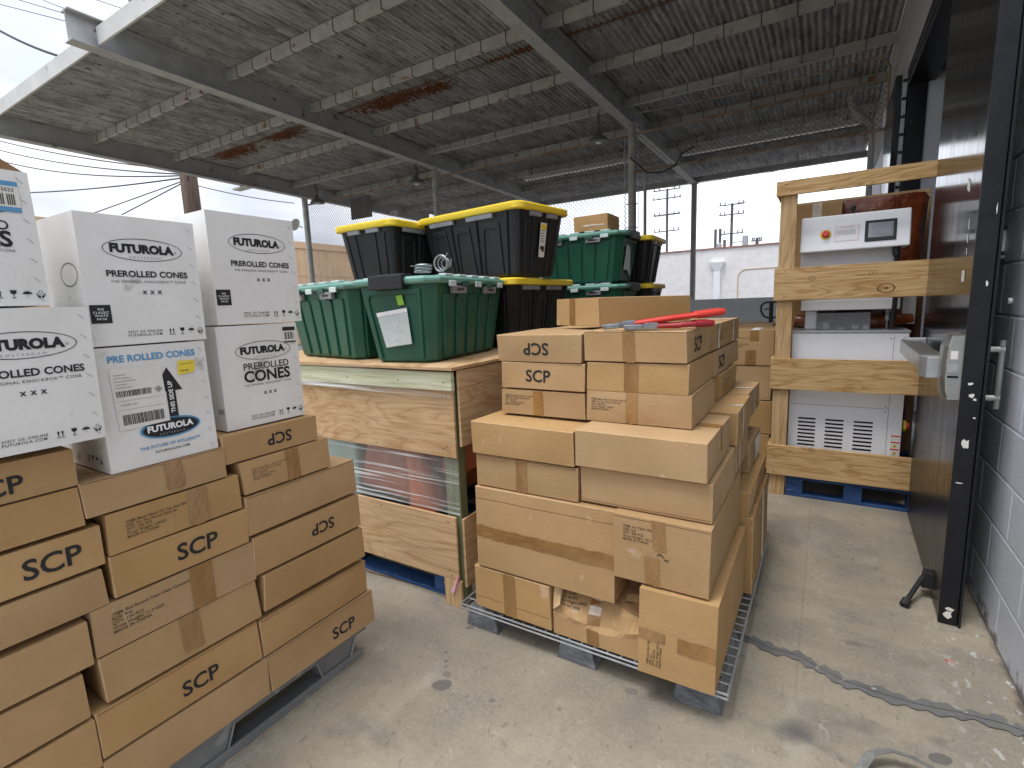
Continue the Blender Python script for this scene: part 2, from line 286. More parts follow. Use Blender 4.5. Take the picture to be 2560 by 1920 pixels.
def cmu_mat():
    g = G('painted_block'); xyz = g.sep(); n = g.noise(45, detail=5, rough=.7); b = g.noise(2, detail=4)
    col = g.mix(g.rng(b, .3, .7), (.56, .59, .65), (.64, .67, .72))
    col = g.mix(g.math('MULTIPLY', g.rng(g.noise(30, detail=5), .68, .72), .6), col, (.16, .15, .15))
    low = g.math('ADD', xyz[2], g.math('MULTIPLY', g.math('SUBTRACT', g.noise(14, detail=5), .5), .3)); col = g.mix(g.rng(low, .045, .0, 0, .85), col, (.14, .12, .11))
    g.l(col, g.b.inputs['Base Color']); g.b.inputs['Roughness'].default_value = .55; g.bump(n, .45, .006)
cmu_mat()

def film_mat():
    g = G('stretch_film'); st = g.noise(16, stretch=(.35, .3, 3.4), detail=6, rough=.6, rot=0)
    tr = g.n("ShaderNodeBsdfTransparent"); gl = g.n("ShaderNodeBsdfPrincipled"); gl.inputs['Base Color'].default_value = (.75, .80, .80, 1); gl.inputs['Roughness'].default_value = .12
    mx = g.n("ShaderNodeMixShader"); mp = g.n("ShaderNodeMapping"); mp.inputs['Rotation'].default_value = (0, R_(-22), 0); mp.inputs['Scale'].default_value = (.5, .5, 26); g.l(g.pos, mp.inputs[0])
    no = g.n("ShaderNodeTexNoise"); no.inputs['Scale'].default_value = 2.6; no.inputs['Detail'].default_value = 6; g.l(mp.outputs[0], no.inputs['Vector'])
    g.l(g.rng(no.outputs['Fac'], .52, .66, .12, .92), mx.inputs[0]); g.l(tr.outputs[0], mx.inputs[1]); g.l(gl.outputs[0], mx.inputs[2])
    o = [x for x in g.t.nodes if x.type == 'OUTPUT_MATERIAL'][0]; g.l(mx.outputs[0], o.inputs['Surface'])
film_mat()
# ------------------------------------------------------------------ mesh builder
COL = sc.collection
def link(o, parent=None):
    COL.objects.link(o)
    if parent is not None: o.parent = parent
    return o
def tag(o, label=None, cat=None, group=None, kind=None):
    if label: o['label'] = label
    if cat: o['category'] = cat
    if group: o['group'] = group
    if kind: o['kind'] = kind
    return o
def thing(name, label, cat, loc=(0, 0, 0), yaw=0., group=None):
    o = bpy.data.objects.new(name, None); o.empty_display_size = .1; COL.objects.link(o)
    o.location = loc; o.rotation_euler = (0, 0, R_(yaw)); return tag(o, label, cat, group)
TXT = {}
def text_mesh(s, bold=0., align='LEFT', spacing=1., line=1.):
    k = (s, bold, align, spacing, line)
    if k in TXT: return TXT[k]
    c = bpy.data.curves.new('t', 'FONT'); c.body = s; c.offset = bold; c.align_x = align; c.resolution_u = 3; c.space_character = spacing; c.space_line = line
    o = bpy.data.objects.new('t', c); COL.objects.link(o); dg = bpy.context.evaluated_depsgraph_get(); ev = o.evaluated_get(dg); me = ev.to_mesh()
    V = [(v.co.x, v.co.y) for v in me.vertices]; Fs = [tuple(p.vertices) for p in me.polygons]; ev.to_mesh_clear()
    bpy.data.objects.remove(o); bpy.data.curves.remove(c)
    x0 = min(v[0] for v in V); x1 = max(v[0] for v in V); y0 = min(v[1] for v in V); y1 = max(v[1] for v in V)
    cx, cy, wd = (x0 + x1) / 2, (y0 + y1) / 2, x1 - x0
    V = [((x - cx) / wd, (y - cy) / wd) for x, y in V]; TXT[k] = (V, Fs, (y1 - y0) / wd); return TXT[k]
class MB:
    def __init__(s): s.v = []; s.f = []; s.m = []; s.ms = []
    def mi(s, name):
        if name not in s.ms: s.ms.append(name)
        return s.ms.index(name)
    def face(s, pts, mat):
        b = len(s.v); s.v += [tuple(p) for p in pts]; s.f.append(tuple(range(b, b + len(pts)))); s.m.append(s.mi(mat))
    def hexa(s, p, mat):      # 8 corners: bottom 4 ccw, top 4 ccw
        b = len(s.v); s.v += [tuple(q) for q in p]; k = s.mi(mat)
        for f in ((3, 2, 1, 0), (4, 5, 6, 7), (0, 1, 5, 4), (1, 2, 6, 5), (2, 3, 7, 6), (3, 0, 4, 7)): s.f.append(tuple(b + i for i in f)); s.m.append(k)
    def box(s, x0, x1, y0, y1, z0, z1, mat):
        s.hexa([(x0, y0, z0), (x1, y0, z0), (x1, y1, z0), (x0, y1, z0), (x0, y0, z1), (x1, y0, z1), (x1, y1, z1), (x0, y1, z1)], mat); return s
    def panels(s, c, mat, top=True):      # a box of six slightly bowed cardboard panels
        k = s.mi(mat)
        for face in ('FRLBT' if top else 'FRLB'):
            f = fmap(c, face); nu, nv = 10, 5; b = len(s.v)
            for j in range(nv + 1):
                for i in range(nu + 1): s.v.append(tuple(f(f.w * i / nu, f.h * j / nv, 0.)))
            for j in range(nv):
                for i in range(nu): q = b + j * (nu + 1) + i; s.f.append((q, q + 1, q + nu + 2, q + nu + 1)); s.m.append(k)
        ring_ = []
        for a_, b_ in ((0, 1), (1, 2), (2, 3), (3, 0)):
            for i in range(10): ring_.append(tuple(c[a_].lerp(c[b_], i / 10)))
        b = len(s.v); s.v += ring_; s.f.append(tuple(b + i for i in reversed(range(40)))); s.m.append(k); s.weld = True
    def prism(s, poly, f0, f1, mat):     # poly of 2-D points, f0/f1 map them to 3-D
        n = len(poly); a = [f0(*p) for p in poly]; c = [f1(*p) for p in poly]; b = len(s.v); s.v += [tuple(q) for q in a + c]; k = s.mi(mat)
        s.f.append(tuple(b + i for i in reversed(range(n)))); s.f.append(tuple(b + n + i for i in range(n))); s.m += [k, k]
        for i in range(n): j = (i + 1) % n; s.f.append((b + i, b + j, b + n + j, b + n + i)); s.m.append(k)
    def tube(s, pts, r, mat, n=8, closed=False, cap=True):
        pts = [Vector(p) for p in pts]; m = len(pts); b = len(s.v); k = s.mi(mat); up = Vector((0, 0, 1)); pn = None
        for i, p in enumerate(pts):
            t = ((pts[(i + 1) % m] - pts[i - 1]) if closed else (pts[min(i + 1, m - 1)] - pts[max(i - 1, 0)])).normalized()
            if pn is None: pn = t.orthogonal().normalized()
            pn = (pn - t * pn.dot(t)).normalized(); q = t.cross(pn); rr = r[i] if isinstance(r, (list, tuple)) else r
            for j in range(n):
                an = 2 * math.pi * j / n; s.v.append(tuple(p + (pn * math.cos(an) + q * math.sin(an)) * rr))
        for i in range(m if closed else m - 1):
            i2 = (i + 1) % m
            for j in range(n): j2 = (j + 1) % n; s.f.append((b + i * n + j, b + i * n + j2, b + i2 * n + j2, b + i2 * n + j)); s.m.append(k)
        if cap and not closed:
            s.f.append(tuple(b + j for j in reversed(range(n)))); s.f.append(tuple(b + (m - 1) * n + j for j in range(n))); s.m += [k, k]
        return s
    def lathe(s, prof, c, mat, n=20):    # prof (r, z)
        b = len(s.v); k = s.mi(mat)
        for r, z in prof:
            for j in range(n): a = 2 * math.pi * j / n; s.v.append((c[0] + r * math.cos(a), c[1] + r * math.sin(a), c[2] + z))
        for i in range(len(prof) - 1):
            for j in range(n): j2 = (j + 1) % n; s.f.append((b + i * n + j, b + i * n + j2, b + (i + 1) * n + j2, b + (i + 1) * n + j)); s.m.append(k)
        s.f.append(tuple(b + j for j in reversed(range(n)))); s.f.append(tuple(b + (len(prof) - 1) * n + j for j in range(n))); s.m += [k, k]
        return s
    def text(s, fm, st, cu, cv, width, mat='ink', rot=0, bold=.0, off=.0012, **kw):   # fm(u, v, off) -> point
        V, Fs, asp = text_mesh(st, bold, **kw); b = len(s.v); k = s.mi(mat); c, sn = math.cos(R_(rot)), math.sin(R_(rot))
        for x, y in V:
            x, y = x * width, y * width; s.v.append(tuple(fm(cu + x * c - y * sn, cv + x * sn + y * c, off)))
        for f in Fs: s.f.append(tuple(b + i for i in f)); s.m.append(k)
    def patch(s, fm, poly, mat, off=.001):
        s.face([fm(u, v, off) for u, v in poly], mat)
    def build(s, name, parent=None, bevel=0., seg=2, smooth=False, loc=None):
        me = bpy.data.meshes.new(name); me.from_pydata(s.v, [], s.f); me.polygons.foreach_set('material_index', s.m)
        for n in s.ms: me.materials.append(MATS[n])
        if getattr(s, 'weld', False):
            bm = bmesh.new(); bm.from_mesh(me); bmesh.ops.remove_doubles(bm, verts=bm.verts, dist=2e-5); bm.to_mesh(me); bm.free()
        me.update(); o = bpy.data.objects.new(name, me); link(o, parent)
        if loc: o.location = loc
        if bevel:
            md = o.modifiers.new('bevel', 'BEVEL'); md.width = bevel; md.segments = seg; md.limit_method = 'ANGLE'; md.angle_limit = R_(40); md.harden_normals = False
        if smooth:
            me.polygons.foreach_set('use_smooth', [True] * len(me.polygons))
            md = o.modifiers.new('we', 'EDGE_SPLIT'); md.split_angle = R_(45)
        return o
def ell(cu, cv, a, b, n=40, a0=0, a1=360):
    return [(cu + a * math.cos(R_(a0 + (a1 - a0) * i / n)), cv + b * math.sin(R_(a0 + (a1 - a0) * i / n))) for i in range(n + (0 if a1 - a0 == 360 else 1))]
def ring(mb, fm, cu, cv, a, b, t, mat, off=.001, n=44):
    o = ell(cu, cv, a, b, n); i_ = ell(cu, cv, a - t, b - t, n)
    for k in range(n): j = (k + 1) % n; mb.patch(fm, [o[k], o[j], i_[j], i_[k]], mat, off)
# ------------------------------------------------------------------ cartons
CAP = "ITEM: Matte Black CR Cap with HIS Liner\nSIZE: For 9ml Round Glass Jar\nQTY: 320 PCS\nGross Weight: 2.9KGS\nMADE IN CHINA"
JAR9 = "ITEM: 9ml Round Clear Glass Concentrate Jar\nSIZE: 9ml\nQTY: 320 PCS\nGross Weight: 11.7 KGS\nMADE IN CHINA"
JAR2 = "ITEM: 2oz Clear Glass Jar\nSIZE: 2oz\nQTY: 200 PCS\nGross Weight: 18.2 KGS\nMADE IN CHINA"
CAP2 = "ITEM: Matte Black Plastic Cap with Pressure Sensitive Liner\nSIZE: 50-400\nQTY: 600 PCS\nGross Weight: 6.4KGS\nMADE IN CHINA"
class Box8(list): pass
def corners(x0, x1, y0, y1, z0, z1, j=.0025, lean=(0, 0)):
    c = Box8(); c.b = {k: (random.uniform(-.0015, .0038), random.uniform(.35, .65), random.uniform(-.0016, .0016)) for k in 'FRLB'}; c.b['T'] = (random.uniform(-.004, .002), .5, 0)
    for z in (z0, z1):
        for (x, y) in ((x0, y0), (x1, y0), (x1, y1), (x0, y1)):
            lx, ly = (lean if z == z1 else (0, 0))
            c.append(Vector((x + lx + random.uniform(-j, j), y + ly + random.uniform(-j, j), z + (random.uniform(-j, j * .4) if z == z1 else 0))))
    return c
FI = {'F': (0, 1, 5, 4), 'R': (1, 2, 6, 5), 'B': (2, 3, 7, 6), 'L': (3, 0, 4, 7), 'T': (4, 5, 6, 7)}
def fmap(c, face):
    a, b, d, e = (c[i] for i in FI[face]); bl = getattr(c, 'b', {}).get(face); nrm = (b - a).cross(e - a).normalized(); wu = ((b - a).length + (d - e).length) / 2; hv = ((e - a).length + (d - b).length) / 2
    def f(u, v, off=0.):     # metres from the lower left corner
        s, t = u / wu, v / hv
        if bl and 0 < s < 1 and 0 < t < 1:
            A_, s0, tw = bl; off = off + A_ * (math.sin(math.pi * s) ** .7) * (math.sin(math.pi * t) ** .8) + tw * math.sin(2 * math.pi * s) * math.sin(math.pi * t)
        return (a * (1 - s) + b * s) * (1 - t) + (e * (1 - s) + d * s) * t + nrm * off
    f.w, f.h = wu, hv; return f
def tape_on(tp, f, u0, u1, v0, v1, mat='tape', n=6, tilt=0., top=None):
    n = max(n, int((u1 - u0) / .03))
    lo = [(u0 + (u1 - u0) * k / n, v0 + random.uniform(-.003, .003)) for k in range(n + 1)]
    hi = [(u0 + tilt + (u1 - u0) * k / n, v1 + (random.uniform(-.003, .003) if v1 < f.h - .001 else 0)) for k in range(n + 1)]
    nv = max(2, int((v1 - v0) / .012)); L2 = lambda p, q, t: (p[0] + (q[0] - p[0]) * t, p[1] + (q[1] - p[1]) * t); wr = [[random.uniform(.0012, .0021) for _ in range(nv + 1)] for _ in range(n + 1)]
    for k in range(n):      # crinkled: every vertex lifts a little differently
        for q in range(nv):
            tp.face([f(*L2(lo[k], hi[k], q / nv), wr[k][q]), f(*L2(lo[k + 1], hi[k + 1], q / nv), wr[k + 1][q]), f(*L2(lo[k + 1], hi[k + 1], (q + 1) / nv), wr[k + 1][q + 1]), f(*L2(lo[k], hi[k], (q + 1) / nv), wr[k][q + 1])], mat)
def tape_top(tp, c, face, u0, u1, depth, mat='tape'):
    f = fmap(c, 'T'); 
    if face == 'F': tp.patch(f, [(u0, 0), (u1, 0), (u1, depth), (u0, depth)], mat, .0016)
    else: W = f.w; tp.patch(f, [(W, u0), (W, u1), (W - depth, u1), (W - depth, u0)], mat, .0016)
def carton(dims, label, texts=(), tapes=(), name='carton', group='brown cartons', seam=None, j=.0038, lean=(0, 0), extra=None, mat='kraft', yaw=0, pivot=None):
    x0, x1, y0, y1, z0, z1 = dims; cx, cy = ((x0 + x1) / 2, (y0 + y1) / 2) if pivot is None else pivot
    c = corners(x0 - cx, x1 - cx, y0 - cy, y1 - cy, 0, z1 - z0, j, lean)
    mb = MB(); mb.panels(c, mat)
    for (face, st, cu, cv, width, kw) in texts:
        f = fmap(c, face); mb.text(f, st, cu * f.w, cv * f.h, width, **kw)
    for (face, v) in list(seam or ()) + [('T', .5)]:      # the fold line of a flap, its shadow painted as a thin dark strip
        f = fmap(c, face); vv = v * f.h; pts = [(.004 + (f.w - .008) * k / 12, vv + random.uniform(-.0009, .0009)) for k in range(13)]
        for k in range(12): mb.patch(f, [pts[k], pts[k + 1], (pts[k + 1][0], pts[k + 1][1] + .0016), (pts[k][0], pts[k][1] + .0016)], 'kraft_seam', .0006)
    if extra: extra(mb, c)
    wear = mb.mi('kraft_wear')
    if tapes:
        t = thing(name, label, 'carton', (cx, cy, z0), yaw, group); mb.build('carton_body', t, bevel=.0026).modifiers[0].material = wear
        for (face, u0, u1, v0, v1, kw) in tapes:
            tp = MB(); f = fmap(c, face); kw = dict(kw); top = kw.pop('top', None); tape_on(tp, f, u0 * f.w, u1 * f.w, v0 * f.h, v1 * f.h, **kw)
            if top: tape_top(tp, c, face, u0 * f.w, u1 * f.w, top, kw.get('mat', 'tape'))
            tp.build('packing_tape', t)
    else:
        t = mb.build(name, None, bevel=.0026, loc=(cx, cy, z0)); t.modifiers[0].material = wear; t.rotation_euler = (0, 0, R_(yaw)); tag(t, label, 'carton', group)
    return t
B8 = dict(bold=.018)
# --- left pallet: the face to the aisle is the +X face ('R'), u runs away from the camera
XL = -1.462; DP = .42
def lc(y0, y1, z0, z1, label, x=XL, **k): return carton((x - DP, x, y0, y1, z0, z1), label, **k)
SCPL = lambda cu=.63, cv=.5, wd=.085, rot=0: ('R', 'SCP', cu, cv, wd * 1.13, dict(rot=rot, bold=.02))
TF = 'in the left pallet far column'; TM = 'in the left pallet middle column'; TN = 'in the left pallet near column'
lc(.819, 1.256, .142, .272, 'brown carton with black lettering, lowest ' + TF, texts=[SCPL(.67, .42, .088)], seam=[('R', .96)])
lc(.808, 1.237, .276, .402, 'plain brown carton, second from the bottom ' + TF, seam=[('R', .95)], x=XL - .004)
lc(.830, 1.236, .420, .540, 'plain scuffed carton, third from the bottom ' + TF, lean=(.003, 0))
lc(.815, 1.235, .547, .673, 'carton with upside-down lettering below a plain one, fourth up ' + TF, texts=[SCPL(.60, .52, .082, 180)])
lc(.808, 1.226, .682, .808, 'plain brown carton with dented top corner, fifth up ' + TF, seam=[('R', .96)])
lc(.806, 1.120, .814, .915, 'small carton with small printed lines and tape, sixth up ' + TF, texts=[('R', CAP, .32, .55, .135, dict(mat='ink_soft'))], tapes=[('R', .47, .62, 0, 1, dict())])
lc(.764, 1.086, .918, 1.004, 'small carton with upside-down lettering, topmost brown one ' + TF, texts=[SCPL(.56, .50, .075, 180)], x=XL - .002)
lc(.380, .812, .142, .272, 'plain brown carton, lowest ' + TM)
lc(.381, .800, .280, .406, 'brown carton with large black lettering, second up ' + TM, texts=[SCPL(.57, .42, .088)], seam=[('R', .96)])
lc(.406, .812, .414, .538, 'brown carton with a crinkled end of tape, third up ' + TM, tapes=[('R', .45, .58, .12, 1, dict())])
lc(.404, .815, .541, .662, 'carton printed with five lines, torn top edge, fourth up ' + TM, texts=[('R', JAR9, .36, .56, .215, dict(mat='ink_soft', bold=.01))], tapes=[('R', .55, .70, 0, 1, dict())])
lc(.460, .806, .668, .775, 'olive brown carton with bold lettering, fifth up ' + TM, texts=[SCPL(.58, .50, .095)], x=XL + .001)
lc(.464, .794, .780, .882, 'small carton with five printed lines and tape, sixth up ' + TM, texts=[('R', CAP, .37, .50, .165, dict(mat='ink_soft', bold=.008))], tapes=[('R', .56, .72, 0, 1, dict())])
lc(.430, .766, .887, .974, 'taped carton under the white boxes, topmost brown one ' + TM, tapes=[('R', .53, .66, .12, 1, dict())], seam=[('R', .97)])
ny = .02
for k, (y1, za, zb, lb) in enumerate([(.376, .142, .262, 'plain brown carton, lowest ' + TN), (.378, .266, .394, 'plain brown carton, second up ' + TN), (.378, .404, .523, 'plain brown carton, third up ' + TN), (.400, .530, .643, 'plain brown carton, fourth up ' + TN),
                                      (.444, .662, .758, 'plain brown carton below the lettered one, fifth up ' + TN), (.455, .766, .866, 'carton with large black lettering, sixth up ' + TN), (.428, .873, .969, 'plain carton with creased top, seventh up ' + TN), (.431, .972, 1.058, 'carton with one dark letter showing, topmost brown one ' + TN)]):
    lc(ny, y1, za, zb, lb, texts=([('R', 'SCP', .785, .50, .105, B8)] if k == 5 else [('R', 'SCP', .66, .44, .09, B8)] if k == 7 else []), x=XL - .001 * k % .004)
# --- right pallet stack: faces 'F' (towards the camera) and 'R'
RS = 'of the wire deck'
FRT = 'in the front of the wire deck stack'
carton((-1.184, -.832, 1.552, 1.95, .122, .303), 'carton with vertical tape band, left in bottom front row ' + RS, tapes=[('F', .40, .56, 0, 1, dict())], seam=[('F', .26)])
def marker(mb, c):
    f = fmap(c, 'F'); pts = [(.145, .104), (.148, .111), (.158, .112), (.166, .106), (.170, .097), (.178, .095), (.184, .103), (.184, .113)]
    for a, b in zip(pts, pts[1:]): mb.patch(f, [(a[0], a[1] - .002), (b[0], b[1] - .002), (b[0], b[1] + .002), (a[0], a[1] + .002)], 'ink', .002)
carton((-.482, -.240, 1.503, 2.14, .125, .425), 'tall carton on its side with sideways printed lines, front right corner ' + RS, texts=[('F', JAR2, .22, .30, .105, dict(rot=88, mat='ink_soft', bold=.01))],
       tapes=[('F', 0, .36, .42, .54, dict()), ('F', .52, .99, .36, .53, dict()), ('R', .1, .9, .40, .50, dict(mat='kraft'))][:2], lean=(.004, .006))
carton((-1.157, -.576, 1.552, 2.0, .309, .646), 'large carton with a horizontal double band of tape, front left ' + RS, tapes=[('F', 0, 1, .38, .46, dict(n=12)), ('F', 0, 1, .455, .53, dict(n=12))], seam=[('F', .86), ('F', .452)])
carton((-.570, -.264, 1.527, 2.15, .430, .652), 'carton with printed lines, two tape strips and a marker squiggle ' + RS, texts=[('F', JAR2, .30, .74, .118, dict(mat='ink_soft', bold=.01))],
       tapes=[('F', .43, .57, .55, 1, dict(tilt=-.006)), ('F', .35, .51, 0, .42, dict(tilt=-.004))], extra=marker, seam=[('F', .965)])
carton((-.43, -.212, 2.155, 2.76, .122, .452), 'brown carton behind the corner carton, low on the right side ' + RS, tapes=[('R', .55, .66, 0, 1, dict(mat='label_paper'))])
def torn(mb, c):
    f = fmap(c, 'R'); W, Hh = f.w, f.h; pts = [(.0, Hh)] + [(W * .42 * k / 9, Hh - .05 - .045 * (1 - k / 9) + random.uniform(-.012, .012)) for k in range(10)] + [(W * .46, Hh)]
    mb.patch(f, pts, 'kraft_edge', .0015)
carton((-.55, -.228, 2.16, 2.76, .455, .560), 'carton with a torn peeling top flap, right side ' + RS, extra=torn)
carton((-.60, -.262, 2.40, 2.77, .562, .690), 'carton with a white paper label on its side ' + RS, tapes=[('R', .45, .95, .1, .9, dict(mat='label_paper'))])
carton((-1.152, -.716, 1.562, 1.98, .650, .776), 'flat carton with short crinkled tape, front left of third layer ' + RS, tapes=[('F', .42, .53, 0, 1, dict())], seam=[('F', .965)])
carton((-.706, -.270, 1.570, 2.0, .656, .784), 'flat carton with scuffed left edge, front right of third layer ' + RS, seam=[('F', .06)])
carton((-.70, -.270, 2.006, 2.395, .660, .786), 'flat carton behind the front one in third layer ' + RS, tapes=[('R', .30, .37, 0, 1, dict(mat='clear_tape'))])
carton((-1.157, -.723, 1.548, 1.97, .782, .908), 'flat carton with scuffed left corner, front left of fourth layer ' + RS)
carton((-.716, -.284, 1.547, 1.975, .790, .917), 'flat carton taped on its right side, front right of fourth layer ' + RS, tapes=[('R', .52, .62, .35, 1, dict(top=.20))])
carton((-.70, -.264, 2.004, 2.385, .792, .921), 'second flat carton along the right side of fourth layer ' + RS, tapes=[('R', .34, .42, 0, 1, dict(mat='clear_tape', top=.05))], seam=[('T', .40)])
carton((-.70, -.276, 2.425, 2.82, .795, .917), 'farthest flat carton along the right side of fourth layer ' + RS, tapes=[('R', .42, .48, 0, 1, dict(mat='clear_tape', top=.12))])
capt = lambda u=.30: ('F', CAP, u, .58, .155, dict(mat='ink_soft', bold=.006))
carton((-1.105, -.743, 1.692, 2.07, .918, 1.018), 'carton with printed lines, left of the two in fifth layer ' + RS, texts=[capt(.26)], tapes=[('F', .40, .52, 0, 1, dict())])
carton((-.731, -.362, 1.690, 2.10, .920, 1.029), 'carton with printed lines, right of the two in fifth layer ' + RS, texts=[capt(.26)], tapes=[('F', .40, .51, 0, 1, dict())], seam=[('R', .97)])
carton((-.74, -.402, 2.106, 2.222, .918, 1.022), 'narrow recessed carton with printing between two others in fifth layer ' + RS)
carton((-.70, -.365, 2.230, 2.67, .919, 1.026), 'carton with faint printed lines, right side of fifth layer ' + RS, texts=[('R', CAP, .35, .52, .17, dict(mat='ink_soft'))])
carton((-1.099, -.742, 1.692, 2.07, 1.022, 1.124), 'carton with upright black lettering, left of the two in sixth layer ' + RS, texts=[('F', 'SCP', .46, .50, .108, B8)])
carton((-.734, -.372, 1.694, 2.146, 1.031, 1.133), 'carton with crinkled vertical tape, right of the two in sixth layer ' + RS, tapes=[('F', .39, .53, 0, 1, dict())])
carton((-.72, -.374, 2.150, 2.46, 1.030, 1.131), 'small carton lettered on its right side in sixth layer ' + RS, texts=[('R', 'SCP', .48, .5, .12, B8)])
carton((-.72, -.376, 2.464, 2.79, 1.029, 1.128), 'plain small carton at the far right of sixth layer ' + RS)
carton((-1.112, -.750, 1.690, 2.07, 1.128, 1.236), 'small carton with upside-down lettering, left of the two in top layer ' + RS, texts=[('F', 'SCP', .48, .48, .108, dict(rot=180, bold=.018))])
carton((-.742, -.380, 1.690, 2.092, 1.138, 1.246), 'carton carrying the red cutters, taped in front, in top layer ' + RS, texts=[('R', 'SCP', .40, .5, .12, B8)], tapes=[('F', .40, .52, 0, 1, dict(top=.05))], seam=[('F', .97)])
carton((-.74, -.381, 2.096, 2.80, 1.137, 1.243), 'long carton with two pale tape strips in top layer ' + RS, texts=[('R', CAP, .40, .5, .17, dict(mat='ink_soft', rot=0))],
       tapes=[('R', .20, .25, 0, 1, dict(mat='clear_tape', top=.3)), ('R', .72, .77, 0, 1, dict(mat='clear_tape', top=.3))])
carton((-1.11, -.752, 2.08, 2.78, 1.130, 1.232), 'plain carton behind the upside-down lettered one in top layer ' + RS)
t8 = carton((0, .53, -.0, .29, 1.249, 1.364), 'oblong carton lying askew on top ' + RS + ', taped at its end', tapes=[('L', .34, .47, 0, 1, dict(top=None))], pivot=(.265, .145))
t8.rotation_euler = (0, 0, R_(62)); t8.location = Vector((-.779, 1.932, 1.249)) + Matrix.Rotation(R_(62), 3, 'Z') @ Vector((.265, .145, 0))
# crushed carton in the bottom row
t = thing('crushed_carton', 'crushed carton, front caved in and flaps open, bottom row of the wire deck', 'carton', (-.657, 1.56, .112), 0, 'brown cartons')
mb = MB(); W = .168; P = lambda x, y, z: (x, y, z)
prof = [(0.0, 0), (.0, .085), (.006, .105), (.024, .13), (.055, .158), (.085, .178)]
nx = 14
grid = [[(-W + 2 * W * i / nx, y + .010 * math.sin(i * .7 + k) * (k > 1), z - (.030 * math.sin(math.pi * i / nx) if k in (1, 2) else 0) + (.012 if k > 2 and i > 10 else 0)) for k, (y, z) in enumerate(prof)] for i in range(nx + 1)]
for i in range(nx):
    for k in range(len(prof) - 1): mb.face([grid[i][k], grid[i + 1][k], grid[i + 1][k + 1], grid[i][k + 1]], 'kraft')
mb.face([(-W, 0, 0), (-W, .085, .178), (-W, .36, .185), (-W, .36, 0)], 'kraft'); mb.face([(W, 0, 0), (W, .36, 0), (W, .36, .185), (W, .085, .185)], 'kraft')
mb.face([(-W, .36, 0), (-W, .36, .185), (W, .36, .185), (W, .36, 0)], 'kraft'); mb.face([(-W, 0, .002), (W, 0, .002), (W, .36, .002), (-W, .36, .002)], 'kraft_inside')
def fm_c(u, v, off=0):      # on the slanted upper panel
    i = u / (2 * W) * nx; i0 = max(0, min(nx - 1, int(i))); s = i - i0; kk = 2 + max(0., min(2.999, v / .095 * 3)); k0 = int(kk); r = kk - k0
    a = Vector(grid[i0][k0]) * (1 - s) + Vector(grid[i0 + 1][k0]) * s; b = Vector(grid[i0][k0 + 1]) * (1 - s) + Vector(grid[i0 + 1][k0 + 1]) * s
    return a * (1 - r) + b * r + Vector((0, -.7, .7)) * .003
mb.text(fm_c, CAP2, .155, .047, .27, mat='ink_soft', bold=.006)
mb.build('carton_body', t)
f1 = MB(); f1.hexa([(.01, .05, .176), (W - .002, .02, .150), (W - .002, .10, .182), (.02, .13, .196), (.01, .05, .180), (W - .002, .02, .154), (W - .002, .10, .186), (.02, .13, .200)], 'kraft_inside'); f1.build('flap', t)
f1 = MB(); f1.hexa([(-.02, .10, .186), (W - .01, .10, .170), (W - .01, .25, .225), (.04, .22, .205), (-.02, .10, .190), (W - .01, .10, .174), (W - .01, .25, .229), (.04, .22, .209)], 'kraft_inside'); f1.build('flap', t)
f1 = MB(); f1.hexa([(-W, .0, .10), (-W + .03, .0, .13), (-W + .035, .03, .19), (-W - .002, .02, .18), (-W + .004, -.008, .102), (-W + .034, -.012, .13), (-W + .03, .02, .20), (-W, .012, .186)], 'kraft_edge'); f1.build('flap', t)
tp = MB()
for k in range(5): tp.face([fm_c(.135 + .001 * k, .0 + .018 * k), fm_c(.180, .018 * k), fm_c(.182, .018 * (k + 1)), fm_c(.135, .018 * (k + 1))], 'tape' if k % 2 == 0 else 'clear_tape')
tp.build('packing_tape', t)
tp = MB(); tp.face([(-.03, -.002, 0), (.015, -.002, 0), (.012, -.002, .06), (-.034, -.002, .062)], 'tape'); tp.build('packing_tape', t)
# --- distant stack of cartons beside the machine crate
for k, (za, zb) in enumerate([(.125, .372), (.376, .614), (.618, .860), (.865, 1.108)]):
    carton((-.62 - .02 * (k % 2), -.306 + .006 * (k % 2), 3.90, 4.42, za, zb), ['lowest', 'second lowest', 'third lowest', 'topmost'][k] + ' brown carton in the far stack left of the machine crate',
           texts=([('F', JAR2, .32, .66, .15, dict(mat='ink_soft'))] if k == 3 else []), tapes=([('F', .48, .68, .02, .42, dict()), ('F', .55, .72, .7, 1, dict(top=.3))] if k == 3 else []))
carton((-.66, -.36, 4.44, 5.05, .865, 1.118), 'pale topped carton behind the topmost one of the far stack')
